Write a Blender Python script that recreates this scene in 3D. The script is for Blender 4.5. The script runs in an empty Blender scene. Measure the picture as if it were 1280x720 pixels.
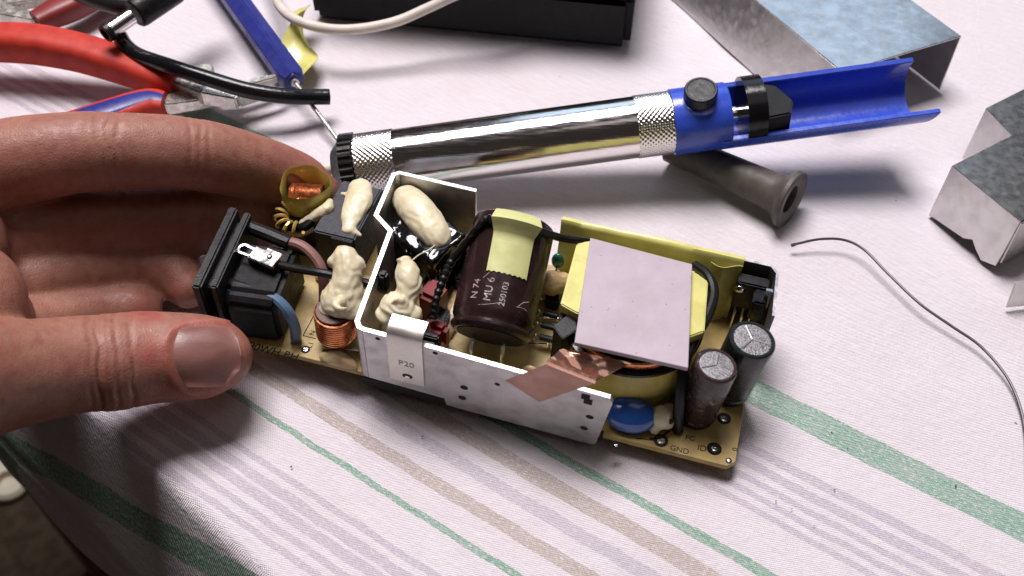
# All measurements in this script are centimetres; build() converts to metres.
import bpy, bmesh, math, random
from mathutils import Vector, Matrix, Quaternion, noise
from mathutils.bvhtree import BVHTree

S = 0.01
V = Vector
rnd = random.Random(7)
scene = bpy.context.scene
COL = scene.collection

# ------------------------------------------------------------------ camera
cam_d = bpy.data.cameras.new('camera')
cam_o = bpy.data.objects.new('camera', cam_d)
COL.objects.link(cam_o)
cam_d.sensor_width = 36.0
cam_d.lens = 33.75
cam_d.clip_start = 0.01
cam_d.clip_end = 50
cam_o.location = (0, 0, 0.20)
cam_o.rotation_euler = (math.radians(41), 0, 0)
cam_d.dof.use_dof = True
cam_d.dof.focus_distance = 0.245
cam_d.dof.aperture_fstop = 22
scene.camera = cam_o

# ------------------------------------------------------------------ light
world = bpy.data.worlds.new('World')
scene.world = world
world.use_nodes = True
wb = world.node_tree.nodes['Background']
wb.inputs[0].default_value = (0.62, 0.50, 0.46, 1)
wb.inputs[1].default_value = 0.04

def area(name, pos, target, sx, sy, power, color):
    d = bpy.data.lights.new(name, 'AREA')
    d.shape = 'RECTANGLE'
    d.size, d.size_y = sx, sy
    d.energy = power
    d.color = color
    o = bpy.data.objects.new(name, d)
    COL.objects.link(o)
    o.location = pos
    o.rotation_euler = (V(target) - V(pos)).to_track_quat('-Z', 'Y').to_euler()
    return o

# window behind the table, bluish white, and a ceiling lamp above
area('window_light', (0.28, 1.55, 1.02), (0.05, 0.2, 0.0), 1.05, 0.75, 2.6, (0.62, 0.80, 1.0))
area('ceiling_light', (-0.16, 0.64, 1.32), (0.02, 0.22, 0.0), 0.70, 0.55, 25, (1.0, 0.93, 0.955))
area('second_ceiling_light', (0.50, -0.10, 1.6), (0.03, 0.2, 0.0), 1.2, 0.7, 1.1, (1.0, 0.94, 0.93))

vs = scene.view_settings
vs.view_transform = 'Standard'
vs.look = 'None'
vs.exposure = 0.34
vs.gamma = 1.0
scene.render.engine = 'CYCLES'
scene.cycles.use_denoising = True
scene.cycles.max_bounces = 8

# ------------------------------------------------------------------ materials
def mat(name, col, rough=0.5, metal=0.0, col2=None, nscale=3.0, lo=0.4, hi=0.65, bump=0.0, bscale=20.0,
        rvar=0.0, stretch=None, coat=0.0, sss=0.0, spec=0.5, trans=0.0, detail=4.0):
    m = bpy.data.materials.new(name)
    m.use_nodes = True
    nt = m.node_tree
    N, Lk = nt.nodes, nt.links
    b = N['Principled BSDF']
    b.inputs['Base Color'].default_value = (*col, 1)
    b.inputs['Roughness'].default_value = rough
    b.inputs['Metallic'].default_value = metal
    b.inputs['Specular IOR Level'].default_value = spec
    b.inputs['Coat Weight'].default_value = coat
    if sss:
        b.inputs['Subsurface Weight'].default_value = sss
        b.inputs['Subsurface Radius'].default_value = (1.0, 0.35, 0.2)
        b.inputs['Subsurface Scale'].default_value = 0.003
    if trans:
        b.inputs['Transmission Weight'].default_value = trans
    tc = N.new('ShaderNodeTexCoord')
    mp = N.new('ShaderNodeMapping')
    mp.inputs['Scale'].default_value = tuple(100 * s for s in (stretch or (1, 1, 1)))
    Lk.new(tc.outputs['Object'], mp.inputs['Vector'])
    def nz(scale, det=4.0):
        n = N.new('ShaderNodeTexNoise')
        n.inputs['Scale'].default_value = scale
        n.inputs['Detail'].default_value = det
        Lk.new(mp.outputs['Vector'], n.inputs['Vector'])
        return n
    if col2 is not None:
        n = nz(nscale, detail)
        mr = N.new('ShaderNodeMapRange')
        mr.inputs['From Min'].default_value = lo
        mr.inputs['From Max'].default_value = hi
        mx = N.new('ShaderNodeMix'); mx.data_type = 'RGBA'
        mx.inputs['A'].default_value = (*col, 1)
        mx.inputs['B'].default_value = (*col2, 1)
        Lk.new(n.outputs['Fac'], mr.inputs['Value'])
        Lk.new(mr.outputs['Result'], mx.inputs['Factor'])
        Lk.new(mx.outputs['Result'], b.inputs['Base Color'])
    if rvar:
        n = nz(nscale * 1.7)
        mr = N.new('ShaderNodeMapRange')
        mr.inputs['From Min'].default_value = 0.35
        mr.inputs['From Max'].default_value = 0.7
        mr.inputs['To Min'].default_value = max(0.02, rough - rvar)
        mr.inputs['To Max'].default_value = min(1, rough + rvar)
        Lk.new(n.outputs['Fac'], mr.inputs['Value'])
        Lk.new(mr.outputs['Result'], b.inputs['Roughness'])
    if bump:
        n = nz(bscale, 3.0)
        bp = N.new('ShaderNodeBump')
        bp.inputs['Strength'].default_value = bump
        bp.inputs['Distance'].default_value = 0.0005
        Lk.new(n.outputs['Fac'], bp.inputs['Height'])
        Lk.new(bp.outputs['Normal'], b.inputs['Normal'])
    return m

M = {}
M['black'] = mat('black_plastic', (0.008, 0.008, 0.009), 0.38, spec=0.28, col2=(0.016, 0.016, 0.016), nscale=4, bump=0.15, bscale=25, rvar=0.1)
M['black_gloss'] = mat('black_gloss', (0.006, 0.006, 0.007), 0.2, spec=0.35, bump=0.1, bscale=8, rvar=0.06)
M['case'] = mat('case_plastic', (0.006, 0.006, 0.007), 0.5, spec=0.22, bump=0.3, bscale=40, rvar=0.08)
M['ferrite'] = mat('ferrite', (0.028, 0.029, 0.036), 0.5, spec=0.3, col2=(0.042, 0.043, 0.052), nscale=6, bump=0.25, bscale=30, rvar=0.1)
M['rubber'] = mat('grey_rubber', (0.095, 0.085, 0.072), 0.5, spec=0.35, col2=(0.07, 0.062, 0.053), nscale=3, bump=0.2, bscale=30, rvar=0.08)
M['glue'] = mat('cream_silicone', (0.72, 0.66, 0.47), 0.42, col2=(0.62, 0.54, 0.34), nscale=2.5, bump=0.25, bscale=6, sss=0.25, rvar=0.08)
M['glue_clear'] = mat('amber_glue', (0.60, 0.47, 0.26), 0.3, col2=(0.45, 0.32, 0.16), nscale=3, bump=0.2, bscale=6, sss=0.3)
M['pcb'] = mat('pcb_laminate', (0.44, 0.32, 0.10), 0.45, col2=(0.33, 0.23, 0.07), nscale=2.5, bump=0.1, bscale=40, rvar=0.1)
M['pcb_edge'] = mat('pcb_edge', (0.36, 0.28, 0.10), 0.7, col2=(0.22, 0.15, 0.05), nscale=8)
M['ink'] = mat('printed_ink', (0.02, 0.015, 0.008), 0.8, spec=0.05)
M['ink_white'] = mat('white_print', (0.55, 0.48, 0.50), 0.5, col2=(0.22, 0.14, 0.15), nscale=9, lo=0.42, hi=0.62)
M['solder'] = mat('solder', (0.62, 0.61, 0.60), 0.25, 1.0, bump=0.4, bscale=12, rvar=0.1)
M['lead'] = mat('tinned_wire', (0.7, 0.68, 0.66), 0.22, 1.0, rvar=0.08)
M['hole'] = mat('dark_hole', (0.012, 0.009, 0.007), 0.8)
M['copper'] = mat('enamelled_copper', (0.78, 0.30, 0.13), 0.28, 0.9, col2=(0.52, 0.18, 0.07), nscale=5, rvar=0.08)
M['copper_core'] = mat('dark_core', (0.09, 0.035, 0.02), 0.5)
M['foil'] = mat('copper_foil', (0.92, 0.54, 0.41), 0.2, 0.9, col2=(0.86, 0.46, 0.33), nscale=3, bump=0.3, bscale=2.5, rvar=0.05)
M['foil_flat'] = mat('copper_foil_flat', (0.50, 0.29, 0.235), 0.42, 0.55, col2=(0.42, 0.23, 0.18), nscale=2, bump=0.15, bscale=8, rvar=0.08)
M['yellow'] = mat('yellow_tape', (0.62, 0.59, 0.19), 0.3, col2=(0.53, 0.50, 0.15), nscale=2, bump=0.15, bscale=3, coat=0.15, rvar=0.08)
M['yellow_film'] = mat('yellow_film', (0.58, 0.50, 0.13), 0.3, col2=(0.48, 0.40, 0.09), nscale=2, bump=0.2, bscale=3, rvar=0.08)
M['tape_pale'] = mat('pale_green_tape', (0.64, 0.66, 0.30), 0.33, col2=(0.58, 0.60, 0.26), nscale=1.5, bump=0.3, bscale=2.2, rvar=0.06)
M['pad'] = mat('thermal_pad', (0.44, 0.375, 0.42), 0.7, col2=(0.40, 0.34, 0.375), nscale=.9, bump=0.3, bscale=5, rvar=.12)
M['alu'] = mat('aluminium', (0.54, 0.53, 0.535), 0.40, 0.75, col2=(0.40, 0.385, 0.39), nscale=2.5, lo=0.45, hi=0.75, bump=0.15, bscale=10, rvar=0.12)
M['alu_edge'] = mat('aluminium_cut_edge', (0.80, 0.78, 0.77), 0.38, 0.6, bump=0.2, bscale=30)
M['alu_dark'] = mat('dark_anodised', (0.16, 0.15, 0.145), 0.4, 0.6, rvar=0.1)
M['clip'] = mat('spring_steel', (0.62, 0.59, 0.55), 0.3, 0.9, col2=(0.55, 0.52, 0.48), nscale=1, bump=0.03, bscale=10, rvar=0.04)
M['stamp'] = mat('stamped_mark', (0.30, 0.28, 0.27), 0.5, 0.5)
M['cap_sleeve'] = mat('plum_sleeve', (0.027, 0.012, 0.0125), 0.26, spec=0.4, col2=(0.021, 0.010, 0.0105), nscale=3, bump=0.08, bscale=5, rvar=0.06, coat=0.2)
M['cap_sleeve_worn'] = mat('worn_plum_sleeve', (0.035, 0.018, 0.02), 0.26, col2=(0.25, 0.22, 0.22), nscale=4, lo=0.60, hi=0.72, bump=0.3, bscale=7, rvar=0.08)
M['cap_sleeve_black'] = mat('black_sleeve', (0.012, 0.016, 0.016), 0.28, bump=0.1, bscale=5, rvar=0.06)
M['cap_top'] = mat('capacitor_top', (0.30, 0.295, 0.30), 0.5, 0.7, col2=(0.13, 0.13, 0.135), nscale=22, lo=0.45, hi=0.62, bump=0.5, bscale=30, rvar=0.1)
M['cap_groove'] = mat('score_line', (0.90, 0.89, 0.88), 0.3, 0.9)
M['bung'] = mat('rubber_bung', (0.010, 0.008, 0.008), 0.6)
M['redcap'] = mat('red_film_capacitor', (0.20, 0.010, 0.008), 0.42, spec=0.25, col2=(0.15, 0.008, 0.007), nscale=3, coat=0.05, rvar=0.05)
M['bluecap'] = mat('blue_epoxy', (0.025, 0.11, 0.42), 0.16, col2=(0.02, 0.085, 0.34), nscale=3, bump=0.15, bscale=3, coat=0.4)
M['greencap'] = mat('green_epoxy', (0.01, 0.12, 0.085), 0.25, coat=0.3)
M['brownwire'] = mat('brown_insulation', (0.22, 0.10, 0.085), 0.42, bump=0.1)
M['bluewire'] = mat('blue_insulation', (0.075, 0.14, 0.23), 0.4, bump=0.1)
M['blackwire'] = mat('black_insulation', (0.008, 0.008, 0.008), 0.38, spec=0.3, bump=0.1)
M['sheen_film'] = mat('black_shrink_film', (0.006, 0.006, 0.007), 0.12, bump=1.0, bscale=1.6, coat=0.4)
M['chrome'] = mat('chromed_tube', (0.80, 0.765, 0.76), 0.14, 1.0, stretch=(0.25, 3, 3), nscale=4, bump=0.06, bscale=8, rvar=0.06)
M['knurl'] = mat('knurled_chrome', (0.80, 0.77, 0.76), 0.22, 1.0, rvar=0.06, nscale=4)
M['blue'] = mat('blue_plastic', (0.036, 0.085, 0.55), 0.28, col2=(0.03, 0.072, 0.47), nscale=2, bump=0.08, bscale=10, coat=0.15, rvar=0.06)
M['blue_dark'] = mat('navy_plastic', (0.022, 0.030, 0.22), 0.4, col2=(0.018, 0.025, 0.18), nscale=2, bump=0.1, bscale=20, rvar=0.08)
M['red'] = mat('red_grip', (0.50, 0.042, 0.025), 0.55, spec=0.3, col2=(0.40, 0.03, 0.02), nscale=2, bump=0.15, bscale=20, rvar=0.08)
M['red_dark'] = mat('maroon_grip', (0.20, 0.022, 0.02), 0.42, bump=0.15, bscale=20)
M['steel'] = mat('tool_steel', (0.72, 0.69, 0.64), 0.34, 0.8, col2=(0.55, 0.52, 0.48), nscale=3, bump=0.2, bscale=15, rvar=0.12)
M['cable_white'] = mat('cream_cable', (0.66, 0.61, 0.53), 0.5, col2=(0.58, 0.53, 0.45), nscale=3, bump=0.1)
M['tin'] = mat('tinplate', (0.62, 0.62, 0.64), 0.27, 1.0, col2=(0.47, 0.47, 0.485), nscale=2.2, lo=0.40, hi=0.70, bump=0.025, bscale=3.0, rvar=0.08, detail=8)
M['tin_worn'] = mat('tinplate_worn', (0.50, 0.485, 0.47), 0.3, 1.0, col2=(0.57, 0.56, 0.55), nscale=3, lo=0.5, hi=0.8, bump=0.02, bscale=4.0, rvar=0.04, detail=10)
M['tin_plain'] = mat('tinplate_clean', (0.70, 0.68, 0.67), 0.38, 0.85, col2=(0.62, 0.60, 0.59), nscale=2, bump=0.12, bscale=6, rvar=0.1)
M['cream'] = mat('cream_plastic', (0.62, 0.57, 0.42), 0.5)
M['wood'] = mat('table_wood', (0.28, 0.17, 0.09), 0.5, col2=(0.2, 0.11, 0.055), nscale=0.6, stretch=(0.1, 1, 1))
M['nail'] = mat('finger_nail', (0.27, 0.13, 0.11), 0.36, col2=(0.22, 0.10, 0.083), nscale=1.2, bump=0.12, bscale=10, sss=0.3, stretch=(1, 3, 3))
M['nail_edge'] = mat('nail_edge', (0.36, 0.24, 0.19), 0.35, sss=0.3)
M['crumb'] = mat('crumb', (0.10, 0.085, 0.075), 0.8)

def cloth_material():
    m = bpy.data.materials.new('striped_cloth'); m.use_nodes = True
    nt = m.node_tree; N, Lk = nt.nodes, nt.links
    b = N['Principled BSDF']; b.inputs['Roughness'].default_value = 0.92
    b.inputs['Specular IOR Level'].default_value = 0.15
    tc = N.new('ShaderNodeTexCoord')
    mp = N.new('ShaderNodeMapping'); mp.inputs['Scale'].default_value = (100, 100, 100)
    Lk.new(tc.outputs['Object'], mp.inputs['Vector'])
    def dot(v):
        n = N.new('ShaderNodeVectorMath'); n.operation = 'DOT_PRODUCT'
        n.inputs[1].default_value = v; Lk.new(mp.outputs['Vector'], n.inputs[0]); return n.outputs['Value']
    def mth(op, a, b2=None):
        n = N.new('ShaderNodeMath'); n.operation = op
        for i, x in enumerate((a, b2)):
            if x is None: continue
            if hasattr(x, 'is_linked'): Lk.new(x, n.inputs[i])
            else: n.inputs[i].default_value = x
        return n.outputs[0]
    q = dot((0.5612, 0.8277, 0)); p = dot((0.8277, -0.5612, 0))
    def nz(scale, vec=None, det=3.0):
        n = N.new('ShaderNodeTexNoise'); n.inputs['Scale'].default_value = scale; n.inputs['Detail'].default_value = det
        Lk.new(vec or mp.outputs['Vector'], n.inputs['Vector']); return n.outputs['Fac']
    wob = mth('MULTIPLY', mth('SUBTRACT', nz(1.4), 0.5), 0.10)
    fr = mth('MULTIPLY', mth('SUBTRACT', nz(14.0), 0.5), 0.06)
    qq = mth('ADD', mth('ADD', q, wob), fr)
    # one band of stripes along the near side of the cloth, plain beyond it
    per = mth('DIVIDE', mth('SUBTRACT', qq, 2.3), 21.7)
    cr = N.new('ShaderNodeValToRGB'); cr.color_ramp.interpolation = 'CONSTANT'
    W = (0.775, 0.735, 0.765); G = (0.12, 0.36, 0.225); BR = (0.46, 0.395, 0.335); LI = (0.53, 0.48, 0.56); LJ = (0.55, 0.505, 0.59)
    bands = [(4.02, 4.35, G), (4.95, 5.15, LI), (5.32, 5.5, LI), (5.65, 5.88, LI), (6.0, 6.2, LI), (6.42, 6.6, LI),
             (7.42, 7.64, G), (8.17, 8.55, BR), (8.92, 9.30, LJ), (9.62, 10.02, BR), (10.52, 10.76, G),
             (11.80, 12.02, LI), (12.20, 12.38, LI), (12.52, 12.72, LI), (12.88, 13.08, LI), (13.28, 13.50, LI), (14.58, 15.27, G)]
    els = cr.color_ramp.elements
    stops = []
    for a, c, k in bands:
        stops.append((a, k)); stops.append((c, W))
    # a ramp holds 32 stops: split the pattern over two ramps
    def ramp(sts):
        r = N.new('ShaderNodeValToRGB'); r.color_ramp.interpolation = 'CONSTANT'
        e = r.color_ramp.elements
        e[0].position = 0; e[0].color = (*W, 1)
        e[1].position = (sts[0][0] - 2.3) / 21.7; e[1].color = (*sts[0][1], 1)
        for s, k in sts[1:]:
            x = e.new((s - 2.3) / 21.7); x.color = (*k, 1)
        Lk.new(per, r.inputs['Fac']); return r.outputs['Color']
    N.remove(cr)
    r1 = ramp(stops[:20]); r2 = ramp(stops[20:])
    sw = mth('GREATER_THAN', per, (10.4 - 2.3) / 21.7)
    def mix(f, a, bb):
        n = N.new('ShaderNodeMix'); n.data_type = 'RGBA'
        for s, x in (('Factor', f), ('A', a), ('B', bb)):
            if hasattr(x, 'is_linked'): Lk.new(x, n.inputs[s])
            else: n.inputs[s].default_value = x if s == 'Factor' else (*x, 1)
        return n.outputs['Result']
    c = mix(sw, r1, r2)
    # weave: coarse yarns, white weft showing through coloured warp
    cp = N.new('ShaderNodeCombineXYZ'); Lk.new(p, cp.inputs[0]); Lk.new(q, cp.inputs[1])
    st = N.new('ShaderNodeVectorMath'); st.operation = 'MULTIPLY'; st.inputs[1].default_value = (9, 26, 1)
    Lk.new(cp.outputs[0], st.inputs[0])
    yarn = nz(1.0, st.outputs[0], 2.0)
    st2 = N.new('ShaderNodeVectorMath'); st2.operation = 'MULTIPLY'; st2.inputs[1].default_value = (1.2, 14, 1)
    Lk.new(cp.outputs[0], st2.inputs[0])
    slub = nz(1.0, st2.outputs[0], 3.0)
    wv = mth('MULTIPLY', mth('SINE', mth('MULTIPLY', p, 2 * math.pi / 0.062)), mth('SINE', mth('MULTIPLY', q, 2 * math.pi / 0.062)))
    def mr(x, a, b2, c0, c1):
        n = N.new('ShaderNodeMapRange'); Lk.new(x, n.inputs['Value'])
        for nm, val in (('From Min', a), ('From Max', b2), ('To Min', c0), ('To Max', c1)): n.inputs[nm].default_value = val
        return n.outputs['Result']
    c = mix(mth('MAXIMUM', mr(wv, 0.2, 0.8, 0.0, 0.5), mr(yarn, 0.48, 0.68, 0.0, 0.75)), c, (0.78, 0.735, 0.75))
    c = mix(mr(slub, 0.35, 0.7, 0.0, 0.45), c, (0.63, 0.565, 0.60))
    c = mix(mr(nz(0.35), 0.45, 0.75, 0.0, 0.15), c, (0.66, 0.58, 0.55))
    Lk.new(c, b.inputs['Base Color'])
    h = mth('ADD', mth('MULTIPLY', wv, 0.5), mth('ADD', mth('MULTIPLY', yarn, 1.2), mth('MULTIPLY', nz(5.0), 2.0)))
    bp = N.new('ShaderNodeBump'); bp.inputs['Strength'].default_value = 0.55; bp.inputs['Distance'].default_value = 0.0007
    Lk.new(h, bp.inputs['Height']); Lk.new(bp.outputs['Normal'], b.inputs['Normal'])
    return m

def skin_material():
    m = bpy.data.materials.new('skin'); m.use_nodes = True
    nt = m.node_tree; N, Lk = nt.nodes, nt.links
    b = N['Principled BSDF']
    b.inputs['Roughness'].default_value = 0.5
    b.inputs['Specular IOR Level'].default_value = 0.42
    b.inputs['Subsurface Weight'].default_value = 0.35
    b.inputs['Subsurface Radius'].default_value = (1.0, 0.32, 0.18)
    b.inputs['Subsurface Scale'].default_value = 0.0035
    tc = N.new('ShaderNodeTexCoord')
    mp = N.new('ShaderNodeMapping'); mp.inputs['Scale'].default_value = (100, 100, 100)
    Lk.new(tc.outputs['Object'], mp.inputs['Vector'])
    def nz(s, d=4.0):
        n = N.new('ShaderNodeTexNoise'); n.inputs['Scale'].default_value = s; n.inputs['Detail'].default_value = d
        Lk.new(mp.outputs['Vector'], n.inputs['Vector']); return n.outputs['Fac']
    def mr(x, a, b2, c0, c1):
        n = N.new('ShaderNodeMapRange'); Lk.new(x, n.inputs['Value'])
        for nm, val in (('From Min', a), ('From Max', b2), ('To Min', c0), ('To Max', c1)): n.inputs[nm].default_value = val
        return n.outputs['Result']
    def mix(f, a, bb):
        n = N.new('ShaderNodeMix'); n.data_type = 'RGBA'
        for s, x in (('Factor', f), ('A', a), ('B', bb)):
            if hasattr(x, 'is_linked'): Lk.new(x, n.inputs[s])
            else: n.inputs[s].default_value = x if s == 'Factor' else (*x, 1)
        return n.outputs['Result']
    at = N.new('ShaderNodeAttribute'); at.attribute_name = 'redness'
    c = mix(mr(nz(0.9), 0.35, 0.7, 0, 1), (0.33, 0.155, 0.108), (0.285, 0.112, 0.080))
    c = mix(mr(nz(4.0), 0.45, 0.75, 0, 0.7), c, (0.24, 0.078, 0.054))
    c = mix(mr(nz(1.8), 0.55, 0.75, 0, 0.5), c, (0.34, 0.19, 0.135))
    c = mix(at.outputs['Fac'], c, (0.36, 0.045, 0.042))
    Lk.new(c, b.inputs['Base Color'])
    Lk.new(mr(nz(7.0), 0.35, 0.7, 0.40, 0.62), b.inputs['Roughness'])
    vo = N.new('ShaderNodeTexVoronoi'); vo.inputs['Scale'].default_value = 14
    vo.feature = 'DISTANCE_TO_EDGE'
    Lk.new(mp.outputs['Vector'], vo.inputs['Vector'])
    a = N.new('ShaderNodeMath'); a.operation = 'ADD'
    Lk.new(mr(vo.outputs['Distance'], 0.0, 0.25, 0.0, 0.6), a.inputs[0]); Lk.new(nz(9.0), a.inputs[1])
    bp = N.new('ShaderNodeBump'); bp.inputs['Strength'].default_value = 0.17; bp.inputs['Distance'].default_value = 0.0005
    Lk.new(a.outputs[0], bp.inputs['Height']); Lk.new(bp.outputs['Normal'], b.inputs['Normal'])
    return m

M['cloth'] = cloth_material()
M['skin'] = skin_material()
M['carpet'] = mat('brown_carpet', (0.075, 0.055, 0.035), 0.95, col2=(0.045, 0.033, 0.022), nscale=0.8, bump=1.0, bscale=3, spec=0.1)

# ------------------------------------------------------------------ mesh helpers
FRAMES = {}

def frame_of(o):
    return FRAMES.get(o.name, Matrix.Identity(4)) if o else Matrix.Identity(4)

def spline(pts, n=8, rad=None):
    P = [V(p) for p in pts]
    R = list(rad) if rad is not None else [0] * len(P)
    out, ro = [], []
    for i in range(len(P) - 1):
        p0 = P[i - 1] if i else P[0] * 2 - P[1]
        p3 = P[i + 2] if i + 2 < len(P) else P[-1] * 2 - P[-2]
        r0 = R[i - 1] if i else R[0]
        r3 = R[i + 2] if i + 2 < len(P) else R[-1]
        for k in range(n):
            t = k / n
            f = lambda a, b, c, d: 0.5 * (2 * b + (c - a) * t + (2 * a - 5 * b + 4 * c - d) * t * t + (3 * b - a - 3 * c + d) * t ** 3)
            out.append(V([f(p0[j], P[i][j], P[i + 1][j], p3[j]) for j in range(3)]))
            ro.append(f(r0, R[i], R[i + 1], r3))
    out.append(P[-1]); ro.append(R[-1])
    return (out, ro) if rad is not None else out

class MB:
    def __init__(self):
        self.v, self.f, self.mi, self.cur = [], [], [], 0
    def add(self, vs_, fs):
        o = len(self.v)
        self.v += [V(x) for x in vs_]
        for f in fs:
            self.f.append([i + o for i in f]); self.mi.append(self.cur)
        return self
    def m(self, i):
        self.cur = i; return self
    def box(self, c, s, R=None):
        c = V(c); vs_ = []
        for x in (-.5, .5):
            for y in (-.5, .5):
                for z in (-.5, .5):
                    d = V((x * s[0], y * s[1], z * s[2]))
                    vs_.append(c + (R @ d if R else d))
        return self.add(vs_, [(0, 1, 3, 2), (4, 6, 7, 5), (0, 4, 5, 1), (2, 3, 7, 6), (0, 2, 6, 4), (1, 5, 7, 3)])
    def span(self, a, b, R=None):
        a, b = V(a), V(b)
        return self.box((a + b) / 2, [abs(b[i] - a[i]) for i in range(3)], R)
    def tube(self, pts, r, n=12, caps=True, up=None, flat=1.0, power=2.0):
        P = [V(p) for p in pts]
        R = list(r) if hasattr(r, '__len__') else [r] * len(P)
        u = None; vs_ = []; fs = []
        for i, p in enumerate(P):
            t = (P[min(i + 1, len(P) - 1)] - P[max(i - 1, 0)]).normalized()
            if u is None:
                a = V(up) if up else (V((0, 0, 1)) if abs(t.z) < 0.9 else V((1, 0, 0)))
                u = a
            if up: u = V(up)
            u = (u - t * u.dot(t)).normalized()
            w = t.cross(u)
            for k in range(n):
                a = 2 * math.pi * k / n
                ca, sa = math.cos(a), math.sin(a)
                if power != 2.0:
                    ca = math.copysign(abs(ca) ** (2 / power), ca); sa = math.copysign(abs(sa) ** (2 / power), sa)
                vs_.append(p + (u * ca * flat + w * sa) * R[i])
        for i in range(len(P) - 1):
            for k in range(n):
                k2 = (k + 1) % n
                fs.append((i * n + k, i * n + k2, (i + 1) * n + k2, (i + 1) * n + k))
        if caps:
            fs.append(tuple(range(n))[::-1]); fs.append(tuple((len(P) - 1) * n + k for k in range(n)))
        return self.add(vs_, fs)
    def lathe(self, o, ax, prof, n=32, disp=None, ref=None):
        o, ax = V(o), V(ax).normalized()
        a = V(ref) if ref else (V((0, 0, 1)) if abs(ax.z) < 0.9 else V((1, 0, 0)))
        u = (a - ax * a.dot(ax)).normalized(); w = ax.cross(u)
        vs_, fs = [], []
        for i, (t, r) in enumerate(prof):
            for k in range(n):
                an = 2 * math.pi * k / n
                rr = r + (disp(t, an, i, k) if disp else 0)
                vs_.append(o + ax * t + (u * math.cos(an) + w * math.sin(an)) * rr)
        for i in range(len(prof) - 1):
            for k in range(n):
                k2 = (k + 1) % n
                fs.append((i * n + k, i * n + k2, (i + 1) * n + k2, (i + 1) * n + k))
        if prof[0][1] > 1e-6: fs.append(tuple(range(n))[::-1])
        if prof[-1][1] > 1e-6: fs.append(tuple((len(prof) - 1) * n + k for k in range(n)))
        return self.add(vs_, fs)
    def prism(self, poly, o, ux, uy, d):
        o, ux, uy = V(o), V(ux), V(uy)
        nrm = ux.cross(uy).normalized() * d
        a = [o + ux * x + uy * y for x, y in poly]
        n = len(a)
        return self.add(a + [p + nrm for p in a], [tuple(range(n))[::-1], tuple(range(n, 2 * n))] +
                        [(i, (i + 1) % n, n + (i + 1) % n, n + i) for i in range(n)])
    def ell(self, c, r, R=None, n=16, mm=10):
        c = V(c); r = (r, r, r) if not hasattr(r, '__len__') else r
        vs_ = []; fs = []
        for i in range(mm + 1):
            th = math.pi * i / mm
            for k in range(n):
                ph = 2 * math.pi * k / n
                d = V((r[0] * math.sin(th) * math.cos(ph), r[1] * math.sin(th) * math.sin(ph), r[2] * math.cos(th)))
                vs_.append(c + (R @ d if R else d))
        for i in range(mm):
            for k in range(n):
                k2 = (k + 1) % n
                fs.append((i * n + k, (i + 1) * n + k, (i + 1) * n + k2, i * n + k2))
        return self.add(vs_, fs)
    def sheet(self, grid, th, nrm=None):
        nu, nv = len(grid), len(grid[0])
        G = [[V(p) for p in row] for row in grid]
        top, bot = [], []
        for i in range(nu):
            for j in range(nv):
                if nrm is None:
                    a = G[min(i + 1, nu - 1)][j] - G[max(i - 1, 0)][j]
                    b = G[i][min(j + 1, nv - 1)] - G[i][max(j - 1, 0)]
                    k = a.cross(b).normalized()
                else: k = V(nrm)
                top.append(G[i][j] + k * th / 2); bot.append(G[i][j] - k * th / 2)
        N = nu * nv
        fs = []
        for i in range(nu - 1):
            for j in range(nv - 1):
                q = (i * nv + j, (i + 1) * nv + j, (i + 1) * nv + j + 1, i * nv + j + 1)
                fs.append(q); fs.append(tuple(N + x for x in q[::-1]))
        ring = [i * nv for i in range(nu)] + [(nu - 1) * nv + j for j in range(1, nv)] + \
               [i * nv + nv - 1 for i in range(nu - 2, -1, -1)] + [j for j in range(nv - 2, 0, -1)]
        for a, b in zip(ring, ring[1:] + ring[:1]):
            fs.append((a, N + a, N + b, b))
        return self.add(top + bot, fs)
    def mesh(self, name, mats, T=None, bevel=0, seg=2, angle=35, weld=True):
        me = bpy.data.meshes.new(name)
        vs_ = [(T @ p if T else p) * S for p in self.v]
        me.from_pydata([tuple(p) for p in vs_], [], self.f)
        for i, p in enumerate(me.polygons): p.material_index = self.mi[i]
        bm = bmesh.new(); bm.from_mesh(me)
        if weld: bmesh.ops.remove_doubles(bm, verts=bm.verts, dist=1e-7)
        bmesh.ops.recalc_face_normals(bm, faces=bm.faces)
        if bevel:
            es = [e for e in bm.edges if len(e.link_faces) == 2 and e.calc_face_angle(0) > math.radians(30)]
            bmesh.ops.bevel(bm, geom=es, offset=bevel * S, segments=seg, affect='EDGES', clamp_overlap=True)
        bm.to_mesh(me); bm.free()
        for m_ in (mats if isinstance(mats, (list, tuple)) else [mats]):
            me.materials.append(M[m_] if isinstance(m_, str) else m_)
        me.shade_smooth()
        me.set_sharp_from_angle(angle=math.radians(angle))
        return me
    def build(self, name, mats, parent=None, world_space=False, origin=None, **kw):
        T = None
        if parent and world_space: T = frame_of(parent).inverted()
        if origin is not None: T = Matrix.Translation(-V(origin))
        o = bpy.data.objects.new(name, self.mesh(name, mats, T, **kw))
        COL.objects.link(o)
        if parent:
            o.parent = parent
            FRAMES[o.name] = frame_of(parent)
        if origin is not None:
            o.location = V(origin) * S
            FRAMES[o.name] = Matrix.Translation(V(origin))
        return o

def tag(o, label=None, cat=None, group=None, kind=None):
    for k, v in (('label', label), ('category', cat), ('group', group), ('kind', kind)):
        if v: o[k] = v
    return o

def thing(name, label, cat, loc, R=None, group=None):
    o = bpy.data.objects.new(name, None)
    o.empty_display_size = 0.01
    COL.objects.link(o)
    T = Matrix.Translation(V(loc)) @ (R.to_4x4() if R else Matrix.Identity(4))
    FRAMES[o.name] = T
    o.location = V(loc) * S
    if R: o.rotation_euler = R.to_euler()
    return tag(o, label, cat, group)

def put(name, me, parent=None):
    o = bpy.data.objects.new(name, me); COL.objects.link(o)
    if parent: o.parent = parent; FRAMES[o.name] = frame_of(parent)
    return o

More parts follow.
